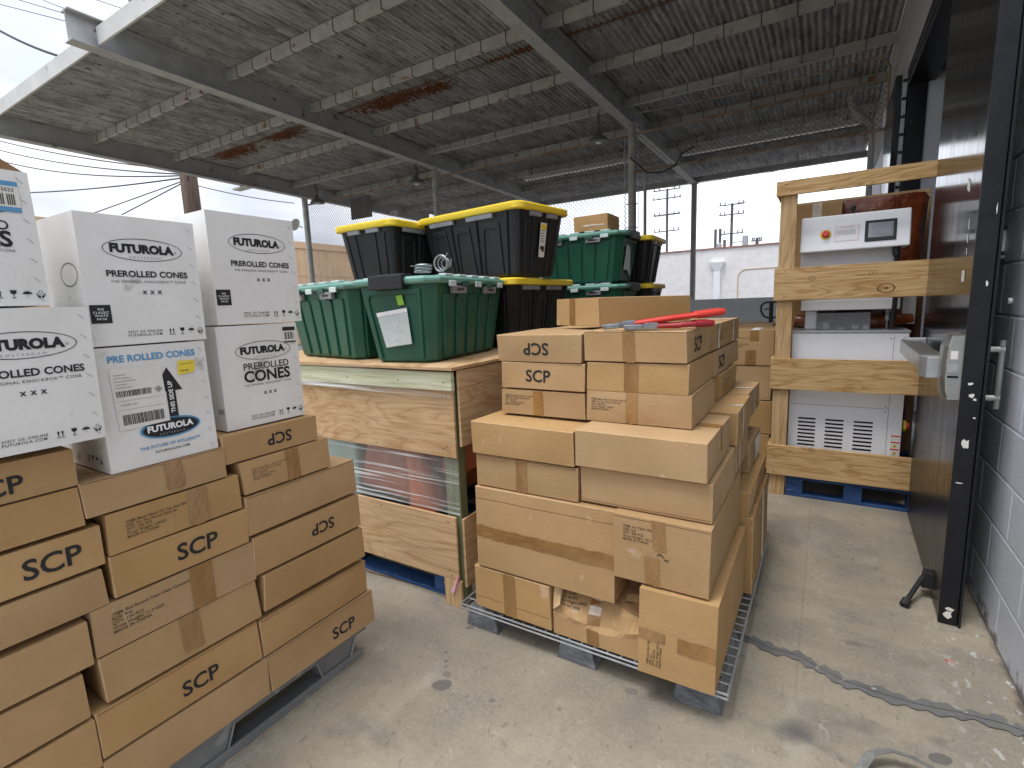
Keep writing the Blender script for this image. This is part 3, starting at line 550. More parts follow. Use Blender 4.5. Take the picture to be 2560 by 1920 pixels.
# ------------------------------------------------------------------ white boxes
def icons(mb, f, u, v, s=1., n0=0):
    q = lambda p: [(u + x * s, v + y * s) for x, y in p]
    if n0 < 1:
        for dx in (0, .008): mb.patch(f, q([(dx, .003), (dx + .0022, .003), (dx + .0022, .013), (dx, .013)]), 'ink'); mb.patch(f, q([(dx - .002, .012), (dx + .0042, .012), (dx + .0011, .0175)]), 'ink')
        mb.patch(f, q([(-.003, 0), (.0135, 0), (.0135, .0014), (-.003, .0014)]), 'ink')
    a = .030   # glass
    mb.patch(f, q([(a - .004, .018), (a + .008, .018), (a + .0068, .011), (a + .002, .008), (a - .0028, .011)]), 'ink'); mb.patch(f, q([(a + .0014, .001), (a + .0026, .001), (a + .0026, .009), (a + .0014, .009)]), 'ink'); mb.patch(f, q([(a - .002, 0), (a + .006, 0), (a + .006, .0014), (a - .002, .0014)]), 'ink')
    a = .056   # umbrella
    mb.patch(f, [(x, y) for x, y in ell(u + a * s, v + .009 * s, .0085 * s, .0065 * s, 12, 0, 180)], 'ink'); mb.patch(f, q([(a - .0006, .001), (a + .0006, .001), (a + .0006, .009), (a - .0006, .009)]), 'grey_ink')
    for k in range(4): mb.patch(f, q([(a - .006 + k * .004, .0165), (a - .005 + k * .004, .0165), (a - .005 + k * .004, .0185), (a - .006 + k * .004, .0185)]), 'grey_ink')
    a = .080   # hands around a cube
    ring(mb, f, u + a * s, v + .0135 * s, .0045 * s, .0050 * s, .0011 * s, 'ink', n=6)
    for sg in (-1, 1): mb.patch(f, q([(a + sg * .001, 0), (a + sg * .004, 0), (a + sg * .0085, .009), (a + sg * .0075, .012), (a + sg * .0045, .006), (a + sg * .001, .006)]), 'ink')
def staples(mb, f, n=7):
    for k in range(n):
        v = f.h * (.93 - .88 * k / (n - 1)); u = f.w - .016
        mb.patch(f, [(u - .005, v + .0045), (u - .0042, v + .0055), (u + .006, v - .004), (u + .0052, v - .005)], 'grey_ink', .0015)
def oval(mb, f, cu, cv, w_, col='ink'):
    ring(mb, f, cu, cv, w_ / 2, w_ * .155, w_ * .009, col); mb.text(f, 'FUTUROLA', cu - w_ * .015, cv + w_ * .012, w_ * .80, mat=col, bold=.062); mb.text(f, 'AMSTERDAM', cu, cv - w_ * .105, w_ * .40, mat='grey_ink', spacing=1.7)
    ring(mb, f, cu + w_ * .405, cv - w_ * .012, w_ * .014, w_ * .014, w_ * .004, col, n=10)
def logo_std(mb, f, two=False, cu=None, w_=None, site=True, label=True):
    w_ = w_ or f.w * .68; cu = cu or f.w * .52
    if not two:
        oval(mb, f, cu, f.h * .745, w_); mb.text(f, 'PREROLLED CONES', cu + .004, f.h * .555, w_ * 1.03, bold=.03); mb.text(f, 'THE ORIGINAL KNOCKBOX™ CONE', cu + .004, f.h * .495, w_ * .95, mat='ink', spacing=1.15)
        for k in (-1, 0, 1): mb.text(f, 'X', cu + .006 + k * .017, f.h * .41, .011, bold=.05)
        if label:
            mb.patch(f, [(.005, f.h * .175), (.047, f.h * .175), (.047, f.h * .315), (.005, f.h * .315)], 'ink', .001); mb.text(f, '900\nCLASSIC\nWHITE\n04/26', .026, f.h * .245, .032, mat='white_ink', bold=.01, align='CENTER', off=.0022, spacing=1.2)
    else:
        oval(mb, f, cu, f.h * .745, w_); mb.text(f, 'PREROLLED', cu + .004, f.h * .595, w_ * .82, bold=.01); mb.text(f, 'CONES', cu + .004, f.h * .495, w_ * .84, bold=.03); mb.text(f, 'THE ORIGINAL KNOCKBOX™ CONE', cu + .004, f.h * .41, w_ * .86, spacing=1.15)
        for k in (-1, 0, 1): mb.text(f, 'X', cu + .006 + k * .017, f.h * .315, .011, bold=.05)
    if site: mb.text(f, 'VISIT US ONLINE\nFUTUROLA.COM', f.w * .44, f.h * .085, f.w * .30, spacing=1.25, bold=.01)
    icons(mb, f, f.w * .655, f.h * .058, .98 * f.w / .27)
    staples(mb, f)
def white(dims, label, extra, open_top=False):
    x0, x1, y0, y1, z0, z1 = dims; cx, cy = (x0 + x1) / 2, (y0 + y1) / 2; c = corners(x0 - cx, x1 - cx, y0 - cy, y1 - cy, 0, z1 - z0, .003); c.b = {}
    t = thing('white_box', label, 'box', (cx, cy, z0), 0, 'white boxes on the left pallet'); mb = MB()
    mb.panels(c, 'white_card', not open_top)
    parts = extra(mb, c, t); mb.build('box_body', t, bevel=.003)
    return t
def side_marks(mb, c):
    f = fmap(c, 'F'); ring(mb, f, f.w - .07, f.h * .55, .05, .028, .002, 'ink'); icons(mb, f, f.w - .125, .02, 1.)
def exA(mb, c, t): logo_std(mb, fmap(c, 'R')); side_marks(mb, c)
def exD(mb, c, t): logo_std(mb, fmap(c, 'R'), cu=.15, w_=.185)
def exE(mb, c, t):
    f = fmap(c, 'R'); logo_std(mb, f, True, cu=.142, w_=.185); f2 = fmap(c, 'F')
    for k in range(8): mb.patch(f2, [(f2.w - .035 + k * .004, .05), (f2.w - .033 + k * .004, .05), (f2.w - .033 + k * .004, .066), (f2.w - .035 + k * .004, .066)], 'grey_ink')
    lb = MB(); u, v = f.w - .052, f.h - .062; lb.patch(f, [(u, v), (u + .045, v), (u + .045, v + .05), (u, v + .05)], 'label_paper', .0015); lb.patch(f, [(u, v + .038), (u + .045, v + .038), (u + .045, v + .05), (u, v + .05)], 'ink', .0022); lb.patch(f, [(u, v), (u + .045, v), (u + .045, v + .004), (u, v + .004)], 'ink', .0022)
    for k in range(13):
        if k % 4 != 3: lb.patch(f, [(u + .006 + k * .0026, v + .01), (u + .0074 + k * .0026 + .0006 * (k % 2), v + .01), (u + .0074 + k * .0026 + .0006 * (k % 2), v + .033), (u + .006 + k * .0026, v + .033)], 'ink', .0022)
    lb.build('barcode_label', t)
def exB(mb, c, t): logo_std(mb, fmap(c, 'R'), cu=.130, w_=.185)
def exF(mb, c, t):
    f = fmap(c, 'R'); logo_std(mb, f, True, cu=.135, w_=.17)
    lb = MB(); u, v = f.w - .075, f.h - .085
    for (a, b, m_) in ((.052, .062, 'blue_ink'), (.0, .010, 'blue_ink'), (.010, .052, 'label_paper')): lb.patch(f, [(u, v + a), (u + .055, v + a), (u + .055, v + b), (u, v + b)], m_, .0016)
    for k in range(14):
        if k % 5 != 3: lb.patch(f, [(u + .004 + k * .0034, v + .014), (u + .0058 + k * .0034, v + .014), (u + .0058 + k * .0034, v + .036), (u + .004 + k * .0034, v + .036)], 'ink', .0024)
    lb.text(f, 'USB 2623', u + .027, v + .045, .04, off=.0026); lb.build('barcode_label', t)
    fl = MB(); x_, y_, z_ = c[6].x - .01, c[6].y, c[6].z; fl.prism([(y_, z_), (y_ - .24, z_), (y_ - .24, z_ + .16), (y_ - .05, z_ + .032)], lambda u, v: (x_, u, v), lambda u, v: (x_ - .004, u, v), 'kraft_inside'); fl.build('flap', t)
def exC(mb, c, t):
    f = fmap(c, 'R'); W_, H_ = f.w, f.h
    mb.text(f, 'PRE ROLLED CONES', W_ * .50, H_ * .905, W_ * .78, mat='blue_ink', bold=.035)
    # bold arrow pointing up with the words beside its shaft
    ax, ay = W_ * .565, H_ * .36; mb.patch(f, [(ax, ay), (ax + .022, ay), (ax + .022, ay + .075), (ax, ay + .075)], 'ink'); mb.patch(f, [(ax - .030, ay + .072), (ax + .040, ay + .072), (ax + .008, ay + .135)], 'ink')
    mb.text(f, 'THIS SIDE UP', ax + .0105, ay + .056, .085, mat='white_ink', rot=90, bold=.02, off=.002)
    e1 = ell(W_ * .565, H_ * .285, W_ * .285, H_ * .088, 40); mb.patch(f, e1, 'blue_ink', .001); mb.patch(f, ell(W_ * .565, H_ * .285, W_ * .262, H_ * .073, 40), 'ink', .0018)
    mb.text(f, 'FUTUROLA', W_ * .56, H_ * .295, W_ * .43, mat='white_ink', bold=.045, off=.0026); mb.text(f, 'AMSTERDAM', W_ * .565, H_ * .238, W_ * .24, mat='grey_ink', spacing=1.6, off=.0026)
    mb.text(f, 'THE FUTURE OF ROLLING™', W_ * .54, H_ * .145, W_ * .56, mat='blue_ink', bold=.02); mb.text(f, 'FUTUROLAUSA.COM', W_ * .55, H_ * .095, W_ * .32, bold=.01); staples(mb, f)
    lb = MB(); u0, u1, v0, v1 = W_ * .12, W_ * .56, H_ * .33, H_ * .84
    lb.patch(f, [(u0, v0), (u1, v0 + .004), (u1 - .004, v1), (u0 - .004, v1 - .004)], 'label_paper', .0022); o = .003; rr = random.Random(4)
    def bars(a0, a1, b0, b1, n):
        x = a0
        while x < a1: w1 = rr.uniform(.0006, .0022); lb.patch(f, [(x, b0), (x + w1, b0), (x + w1, b1), (x, b1)], 'ink', o); x += w1 + rr.uniform(.0006, .002)
    bars(u0 + .010, u1 - .012, v0 + .012, v0 + .038, 0); bars(u0 + .004, u1 - .034, v0 + .083, v0 + .098, 0)
    for k in range(5): lb.patch(f, [(u0 + .004, v1 - .020 - k * .0078), (u0 + .03 + .01 * (k % 3), v1 - .020 - k * .0078), (u0 + .03 + .01 * (k % 3), v1 - .0185 - k * .0078), (u0 + .004, v1 - .0185 - k * .0078)], 'grey_ink', o)
    for k in (0, 1, 2): lb.patch(f, [(u0 + .002, v0 + .050 + k * .022), (u1 - .006, v0 + .050 + k * .022), (u1 - .006, v0 + .0508 + k * .022), (u0 + .002, v0 + .0508 + k * .022)], 'grey_ink', o)
    ring(lb, f, u1 - .017, v0 + .091, .009, .009, .0014, 'ink', o, n=4); lb.text(f, 'G', u1 - .017, v0 + .091, .007, off=o, bold=.03); lb.text(f, '(216) 8021 1527', u0 + .028, v0 + .062, .036, off=o); lb.build('shipping_label', t)
    yl = MB(); a, b = W_ * .70, H_ * .72; yl.patch(f, [(a - .002, b), (a + .038, b + .004), (a + .044, b + .016), (a + .045, b + .036), (a + .001, b + .038)], 'yellow_paper', .0026); yl.text(f, 'G2G-8029', a + .016, b + .011, .022, off=.0036, bold=.02); yl.text(f, 'service notes 2', a + .022, b + .029, .034, off=.0036); yl.build('yellow_sticker', t)
    side_marks(mb, c)
white((-1.86, -1.470, .494, .752, .976, 1.283), 'white box with blue lettering, black upward arrow, shipping label and yellow sticker', exC)
white((-1.70, -1.470, .502, .762, 1.287, 1.600), 'white box with oval logo standing on the box with blue lettering', exA)
white((-1.72, -1.500, .812, 1.090, 1.322, 1.645), 'rightmost white box of the upper row, nearest to the green totes', exD)
white((-1.72, -1.500, .804, 1.066, 1.007, 1.318), 'white box with barcode at its upper right, below the rightmost upper white box', exE)
white((-1.70, -1.435, .236, .487, 1.078, 1.381), 'large white box jutting forward at the left edge below the open one', exB)
white((-1.72, -1.462, .180, .436, 1.386, 1.666), 'open white box with blue barcode label and raised flap, upper left corner', exF, True)
# ------------------------------------------------------------------ bulk objects follow
# wire deck pallet
t = thing('wire_deck', 'galvanised wire deck on dark skids under the central carton stack', 'pallet', (-.735, 2.2, 0))
mb = MB(); X0, X1, Y0, Y1, zd = -.525, .527, -.645, .645, .108
for k in range(22): x = X0 + (X1 - X0) * k / 21; mb.tube([(x, Y0, zd), (x, Y1, zd)], .0032, 'galv', 5)
for k in range(27): y = Y0 + (Y1 - Y0) * k / 26; mb.tube([(X0, y, zd - .005), (X1, y, zd - .005)], .0032, 'galv', 5)
for z in (zd - .005, zd - .022): mb.tube([(X0, Y0, z), (X1, Y0, z), (X1, Y1, z), (X0, Y1, z)], .0045, 'galv', 6, closed=True)
for k in range(27): y = Y0 + (Y1 - Y0) * k / 26; mb.tube([(X1, y, zd), (X1 + .001, y, zd - .024)], .003, 'galv', 5)
mb.build('wire_grid', t)
for x in (-.44, -.008, .428):
    for y in (-.40, .40):
        s = MB(); n = 9
        for k in range(n):
            ya, yb = y - .225 + .405 * k / n, y - .225 + .405 * (k + 1) / n; d = .004 * math.sin(k * 2.1)
            s.hexa([(x - .080, ya, d * 0), (x + .080, ya, 0), (x + .080, yb, 0), (x - .08, yb, 0), (x - .062 + d, ya, .082), (x + .062 + d, ya, .082), (x + .062 + d, yb, .082), (x - .062 + d, yb, .082)], 'skid')
        s.build('skid', t, bevel=.004)
# left plastic pallet
t = thing('plastic_pallet', 'grey plastic pallet with long runners under the left carton stack', 'pallet', (-1.80, .62, 0))
mb = MB(); x1 = .30; ya, yb = -.62, .62
mb.box(-.5, x1, ya, yb, .118, .138, 'grey_plastic'); mb.box(x1 - .012, x1 + .004, ya, yb, .100, .140, 'grey_plastic'); mb.build('deck', t, bevel=.003)
for k in range(3):
    xr = x1 - .045 - k * .36; mb = MB(); mb.box(xr - .03, xr + .045, ya + .02, yb - .02, .0, .014, 'grey_plastic'); mb.box(xr + .035, xr + .045, ya + .02, yb - .02, .0141, .03, 'grey_plastic'); mb.build('runner', t, bevel=.002)
    for y in (ya + .14, -.0, yb - .14):
        s = MB(); s.hexa([(xr - .03, y - .06, .0142), (xr + .032, y - .06, .0142), (xr + .032, y + .06, .0142), (xr - .03, y + .06, .0142), (xr - .035, y - .095, .117), (xr + .04, y - .095, .117), (xr + .04, y + .095, .117), (xr - .035, y + .095, .117)], 'grey_plastic')
        for sg in (-1, 1): s.hexa([(xr + .033, y + sg * .058, .0142), (xr + .041, y + sg * .058, .0142), (xr + .041, y + sg * .064, .0142), (xr + .033, y + sg * .064, .0142), (xr + .041, y + sg * .092, .117), (xr + .049, y + sg * .092, .117), (xr + .049, y + sg * .098, .117), (xr + .041, y + sg * .098, .117)], 'galv')
        s.build('pallet_leg', t, bevel=.003)
# ------------------------------------------------------------------ plywood crate
t = thing('plywood_crate', 'plywood crate on a blue pallet wrapped in clear film, carrying the green totes', 'crate', (-2.1, 1.66, 0), 0)
cx, cy = -2.1, 1.66
def part(name, dims, mat, bevel=.002, parent=None, o=(cx, cy)):
    x0, x1, y0, y1, z0, z1 = dims; m = MB(); m.box(x0 - o[0], x1 - o[0], y0 - o[1], y1 - o[1], z0, z1, mat); return m.build(name, parent or t, bevel=bevel)
YB = 2.90
part('lid', (-2.93, -1.30, 1.625, YB + .02, 1.088, 1.103), 'plywood')
part('top_rail', (-2.9, -1.318, 1.640, 1.661, 1.000, 1.080), 'treated')
part('front_panel', (-2.9, -1.331, 1.663, 1.675, .700, 1.010), 'plywood')
part('front_panel', (-2.9, -1.345, 1.650, 1.662, .132, .432), 'plywood')
part('side_panel', (-1.318, -1.306, 1.675, YB, .752, 1.084), 'plywood')
part('side_panel', (-1.328, -1.316, 1.672, YB, .098, .422), 'plywood')
for (x, y) in ((-1.410, 1.677), (-2.88, 1.677), (-1.410, YB - .09), (-2.88, YB - .09)): part('corner_post', (x, x + .078, y, y + .05, 0, 1.06), 'treated_up')
mb = MB(); mb.hexa([(-1.43 - cx, 1.65 - cy, 0), (-1.335 - cx, 1.65 - cy, 0), (-1.335 - cx, 1.668 - cy, 0), (-1.43 - cx, 1.668 - cy, 0), (-1.43 - cx, 1.65 - cy, .130), (-1.335 - cx, 1.65 - cy, .130), (-1.335 - cx, 1.668 - cy, .130), (-1.43 - cx, 1.668 - cy, .130)], 'lumber_up'); mb.build('foot_block', t, bevel=.002)
part('back_panel', (-2.9, -1.33, YB, YB + .012, .10, 1.07), 'plywood')
rr = random.Random(8)
for (zs, y_) in (((.73, .97), 1.6622), ((.16, .40), 1.6492)):
    for z in zs:
        for x in (-1.372, -1.39, -1.80, -2.25): m = MB(); x += rr.uniform(-.012, .012); zz = z + rr.uniform(-.02, .02); m.face([(x - cx + .0032 * math.cos(a * .785), y_ - cy - .0006, zz + .0032 * math.sin(a * .785)) for a in range(8)], 'dark_hole'); m.build('nail_head', t)
for x in (-1.36, -1.62, -1.95): m = MB(); m.face([(x - cx + .0032 * math.cos(a * .785), 1.6395 - cy - .0006, 1.035 + .0032 * math.sin(a * .785)) for a in range(8)], 'dark_hole'); m.build('nail_head', t)
mb = MB()      # amber wrapped load leaning inside
mb.hexa([(-2.16 - cx, .16, .40), (-1.62 - cx, .10, .38), (-1.56 - cx, .8, .38), (-2.16 - cx, .8, .40), (-2.02 - cx, .20, .92), (-1.60 - cx, .22, .92), (-1.60 - cx, .8, .9), (-2.0 - cx, .8, .9)], 'amber_dim')
mb.build('amber_load', t, bevel=.03)
mb = MB(); mb.tube([(-1.62 - cx, .14, .38), (-1.66 - cx, .12, .6), (-1.72 - cx, .16, .95)], [.10, .06, .05], 'amber_dim', 10); mb.tube([(-1.50 - cx, .16, .56), (-1.46 - cx, .2, .62), (-1.44 - cx, .25, .92)], [.05, .09, .08], 'amber_dim', 10); mb.build('amber_load', t, smooth=True)
part('pale_load', (-2.85, -2.12, 1.80, 2.6, .15, .95), 'teal_dim', .02)
part('dark_sheet', (-2.87, -1.36, 2.70, 2.72, .15, 1.05), 'dark_hole')  # near-black sheet across the inside, ahead of the back panel
mb = MB(); yy = 1.648 - cy
for k in range(20):
    xa, xb = -2.9 + 1.57 * k / 20 - cx, -2.9 + 1.57 * (k + 1) / 20 - cx; f0 = lambda x: yy + .0014 * math.sin(x * 23)
    mb.face([(xa, f0(xa) + .020, .44), (xb, f0(xb) + .020, .44), (xb, f0(xb) + .022, .695), (xa, f0(xa) + .022, .695)], 'stretch_film')
mb.build('stretch_film', t)
mb = MB(); yy = 1.634 - cy; mb.face([(-2.9 - cx, yy, .99), (-1.32 - cx, yy, .97), (-1.32 - cx, yy, .985), (-2.9 - cx, yy, 1.075)], 'stretch_film'); mb.build('stretch_film', t)
mb = MB(); z = .20; mb.hexa([(-1.392 - cx, -.016, .075), (-1.372 - cx, -.022, .070), (-1.366 - cx, -.014, .075), (-1.386 - cx, -.012, .08), (-1.350 - cx, -.016, .155), (-1.338 - cx, -.020, .165), (-1.338 - cx, -.012, .165), (-1.350 - cx, -.012, .155)], 'pink'); mb.build('pink_tape', t)
def wood_pallet(parent, x0, x1, y0, y1, z1=.125):
    for k in range(6): m = MB(); y = y0 + (y1 - y0 - .09) * k / 5; m.box(x0, x1, y, y + .09, z1 - .017, z1, 'blue_pallet'); m.build('deck_board', parent, bevel=.002)
    for x in (x0, (x0 + x1) / 2 - .05, x1 - .10):
        for y in (y0 + .001, (y0 + y1) / 2 - .06, y1 - .121): b = MB(); b.box(x, x + .10, y, y + .12, .018, z1 - .018, 'blue_pallet'); b.build('pallet_block', parent, bevel=.004)
    for y in (y0, (y0 + y1) / 2 - .045, y1 - .09): m = MB(); m.box(x0, x1, y, y + .09, 0.001, .0175, 'blue_pallet'); m.build('bottom_board', parent, bevel=.002)
wood_pallet(t, -2.85 - cx, -1.436 - cx, 1.70 - cy, 2.86 - cy)
# ------------------------------------------------------------------ totes
def rrect(hx, hy, r, n=3, chamf=False):
    pts = []
    for sx, sy, a0 in ((1, -1, -90), (1, 1, 0), (-1, 1, 90), (-1, -1, 180)):
        cxx, cyy = sx * (hx - r), sy * (hy - r)
        for k in range(2 if chamf else n + 1):
            a = R_(a0 + 90 * k / (1 if chamf else n)); pts.append((cxx + r * math.cos(a), cyy + r * math.sin(a)))
    return pts
def loft(mb, secs, mat, cap=True):    # secs: [(poly, z)]
    n = len(secs[0][0]); b = len(mb.v); k = mb.mi(mat)
    for poly, z in secs:
        for x, y in poly: mb.v.append((x, y, z))
    for i in range(len(secs) - 1):
        for j in range(n): j2 = (j + 1) % n; mb.f.append((b + i * n + j, b + i * n + j2, b + (i + 1) * n + j2, b + (i + 1) * n + j)); mb.m.append(k)
    mb.f.append(tuple(b + j for j in reversed(range(n)))); mb.f.append(tuple(b + (len(secs) - 1) * n + j for j in range(n))); mb.m += [k, k]
def wallmap(l0, w0, l1, w1, h, side):    # outer wall of the tapered body; u in -1..1 across, v 0..1 up
    def f(u, v, off=0.):
        l = l0 + (l1 - l0) * v; w_ = w0 + (w1 - w0) * v
        if side == 'F': return Vector((u * l, -w_ - off, v * h))
        if side == 'B': return Vector((-u * l, w_ + off, v * h))
        if side == 'R': return Vector((l + off, u * w_, v * h))
        return Vector((-l - off, -u * w_, v * h))
    return f
def raised(mb, f, poly, d, mat, d0=-.004):
    mb.prism(poly, lambda u, v: f(u, v, d0), lambda u, v: f(u, v, d), mat)
def tote(name, label, loc, yaw, kind, group, Lh=.375, Wh=.245, H=.365, ends=(), sides=('F', 'R'), flip=0):
    t = thing(name, label, 'tote', loc, yaw, group); g = kind == 'green'; bm_ = 'green_plastic' if g else 'black_plastic'
    l1, w1 = Lh - .028, Wh - .028; l0, w0 = l1 - .050, w1 - .046; hb = H - (.040 if g else .036); mb = MB(); r0, r1 = (.035, .045)
    loft(mb, [(rrect(l0 - .014, w0 - .014, r0, chamf=g), 0), (rrect(l0, w0, r0, chamf=g), .012), (rrect(l1, w1, r1, chamf=g), hb)], bm_)
    for sd in ('F', 'B', 'L', 'R'):
        f = wallmap(l0, w0, l1, w1, hb, sd); long_ = sd in 'FB'
        if g and long_:
            for uc in (-.62, -.30, .02, .34, .66):
                raised(mb, f, [(uc - .115, .05), (uc + .085, .05), (uc + .115, .80), (uc + .085, .86), (uc - .115, .86), (uc - .145, .80)][::1], .009, bm_)
        elif g:
            a, b = .72, .90
            raised(mb, f, [(-a, .05), (-a + .09, .05), (-a + .06, .80), (-a + .12, .86), (a - .12, .86), (a - .06, .80), (a - .09, .05), (a, .05), (a, .93), (-a, .93)], .008, bm_)
        elif long_:
            for uc, hw in ((-.60, .20), (-.08, .20), (.50, .22)):      # raised inverted-U embossing
                a = hw; raised(mb, f, [(uc - a, .06), (uc - a + .035, .06), (uc - a * .72 + .02, .74), (uc + a * .55, .74), (uc + a - .05, .06), (uc + a, .06), (uc + a * .72, .80), (uc + a * .6, .83), (uc - a * .7, .83), (uc - a * .82, .80)], .007, bm_)
            for uc in (-.34, .20, .80): raised(mb, f, [(uc - .012, .0), (uc + .022, .0), (uc + .022, 1), (uc - .012, 1)], .010, bm_)
        else:
            for uc in (-.72, -.38, .38, .72): raised(mb, f, [(uc - .03, .03), (uc + .03, .03), (uc + .025, .90), (uc - .025, .90)], .007, bm_)
    mb.build('tote_body', t, bevel=.004)
    if g:
        lid = MB(); loft(lid, [(rrect(Lh - .008, Wh - .008, .05, chamf=True), hb - .006), (rrect(Lh, Wh, .05, chamf=True), hb + .004), (rrect(Lh, Wh, .05, chamf=True), hb + .016), (rrect(Lh - .012, Wh - .012, .05, chamf=True), hb + .026)], 'green_lid')
        for sx in (-1, 1):
            for y in (-.6, -.2, .2, .6): lid.box(sx * .16 - .085, sx * .16 + .085, y * Wh - .04, y * Wh + .04, hb + .0262, hb + .034, 'pale_lid')
            for k in range(5): 
                xx = (-.62 + k * .31) * Lh; lid.box(xx - .035, xx + .035, sx * (Wh - .03) - .018, sx * (Wh - .03) + .018, hb + .0263, hb + .037, 'pale_lid')
                lid.box(xx - .030, xx + .030, sx * (Wh + .001) - .004, sx * (Wh + .001) + .004, hb - .020, hb + .006, 'green_plastic' if k % 2 else 'pale_lid')
        lid.build('lid', t, bevel=.003)
        for sd, u in [('F', -.45), ('F', .42), ('B', -.45), ('B', .42)]:
            f = wallmap(l0, w0, l1, w1, hb, sd); h_ = MB(); raised(h_, f, [(u - .16, .86), (u + .16, .86), (u + .17, .96), (u - .17, .96)], .026, 'latch_grey', .004); raised(h_, f, [(u - .09, .895), (u + .09, .895), (u + .09, .925), (u - .09, .925)], .0275, 'latch_black', .02); h_.build('latch', t, bevel=.003)
        for sx in (-1, 1):
            h_ = MB(); h_.box(sx * (Lh - .002) - .022, sx * (Lh - .002) + .022, -.088, .088, hb - .026, hb + .034, 'latch_black'); h_.box(sx * (Lh - .05) - .03, sx * (Lh - .05) + .03, -.075, .075, hb + .0345, hb + .041, 'latch_black'); h_.build('handle', t, bevel=.006)
    else:
        lid = MB(); n = 5
        lid_m = 'yellow_plastic'
        loft(lid, [(rrect(Lh - .004, Wh - .004, .06, 6), hb - .008), (rrect(Lh, Wh, .06, 6), hb - .004), (rrect(Lh, Wh, .06, 6), hb + .022), (rrect(Lh - .010, Wh - .010, .055, 6), hb + .030), (rrect(Lh - .035, Wh - .035, .05, 6), hb + .0302), (rrect(Lh - .04, Wh - .04, .05, 6), hb + .022)], lid_m)
        lid.build('lid', t, smooth=True)
        for sd, us in (('F', (-.5, .30)), ('R', (-.35, .35)), ('L', (-.35, .35)), ('B', (-.5, .3))):
            f = wallmap(l0, w0, l1, w1, hb, sd)
            for u in us: h_ = MB(); wd = .26 if sd in 'FB' else .22; raised(h_, f, [(u - wd, .90), (u + wd, .90), (u + wd, .972), (u - wd, .972)], .020, 'latch_grey', .0); h_.build('rim_clip', t, bevel=.003)
    t['_'] = 0; del t['_']
    return t, wallmap(l0, w0, l1, w1, hb, 'F'), (l0, w0, l1, w1, hb)
def sticker(t, dims, side, poly, mat, name, off=.011, extra=None):
    f = wallmap(*dims, side); m = MB(); m.face([f(u, v, off) for u, v in poly], mat)
    if extra: extra(m, lambda u, v, o=0: f(u, v, off + o))
    return m.build(name, t)
def hdx(m, f):
    m.face([f(.02 - .105 + .0, .72, .001), f(.145, .72, .001), f(.145, .80, .001), f(-.085, .80, .001)], 'yellow_plastic')
    m.face([f(-.06, .42, .001), f(.12, .42, .001), f(.12, .47, .001), f(-.06, .47, .001)], 'ink'); m.face([f(.02, .38, .001), f(.13, .39, .001), f(.12, .46, .001), f(.0, .46, .001)], 'black_plastic')
    for k in range(5): m.face([f(-.06, .70 - k * .04, .001), f(.10 - .03 * (k % 2), .70 - k * .04, .001), f(.10 - .03 * (k % 2), .71 - k * .04, .001), f(-.06, .71 - k * .04, .001)], 'ink')
GT, BT = 'green totes with pale lids', 'black totes with yellow lids'
# nearest green tote: its narrow end (L) faces the camera
t1, f1, d1 = tote('storage_tote', 'green tote with a clear pouch and lime note on its end, nearest on the crate', (-1.690, 2.028, 1.104), 98, 'green', GT, Lh=.40, Wh=.238, H=.395)
def wrinkles(m, f):
    rr = random.Random(3)
    for k in range(9):
        u, v = rr.uniform(-.36, .1), rr.uniform(.22, .52); du, dv = rr.uniform(.08, .28), rr.uniform(-.05, .12)
        m.face([f(u, v, .001), f(u + du, v + dv, .001), f(u + du, v + dv + .008, .001), f(u, v + .010, .001)], 'white_ink')
    m.face([f(-.50, .595, .0012), f(.36, .65, .0012), f(.36, .70, .0012), f(-.50, .645, .0012)], 'white_ink')
sticker(t1, d1, 'L', [(-.42, .20), (.40, .25), (.36, .70), (-.50, .645)], 'pouch', 'document_pouch', extra=wrinkles)
sticker(t1, d1, 'L', [(.14, .73), (.30, .74), (.27, .86), (.11, .85)], 'lime', 'lime_note')
t0, f0, d0 = tote('storage_tote', 'green tote on the left of the crate lid, partly behind white boxes', (-2.235, 1.955, 1.104), -9, 'green', GT, H=.395)
tb, fb, db = tote('storage_tote', 'large black tote with yellow lid, highest one, nearest to the canopy post', (-1.76, 2.66, 1.502), -8, 'black', BT, Lh=.415, Wh=.25, H=.39)
sticker(tb, db, 'R', [(-.11, .30), (.17, .30), (.17, .82), (-.11, .82)], 'label_paper', 'product_label', extra=hdx)
tb2, _, db2 = tote('storage_tote', 'black tote with yellow lid seen end on, upper left beside the highest one', (-2.44, 2.64, 1.495), 90, 'black', BT, Lh=.395, Wh=.26, H=.385)
tb3, _, db3 = tote('storage_tote', 'black tote with blue tape and yellow label on its end, under the highest one', (-1.68, 2.76, 1.112), -90, 'black', BT, Lh=.39, Wh=.25, H=.388)
sticker(tb3, db3, 'R', [(-.02, .34), (.22, .34), (.22, .70), (-.02, .70)], 'label_paper', 'product_label', extra=lambda m, f: hdx(m, lambda u, v, o=0: f(u + .08, .10 + v * .72, o)))
sticker(tb3, db3, 'R', [(-.10, .71), (.22, .70), (.22, .85), (-.10, .87)], 'blue_tape', 'blue_tape')
tote('storage_tote', 'black tote with yellow lid hidden behind the nearest green one', (-2.36, 2.62, 1.104), 90, 'black', BT, Lh=.39, Wh=.25, H=.388)
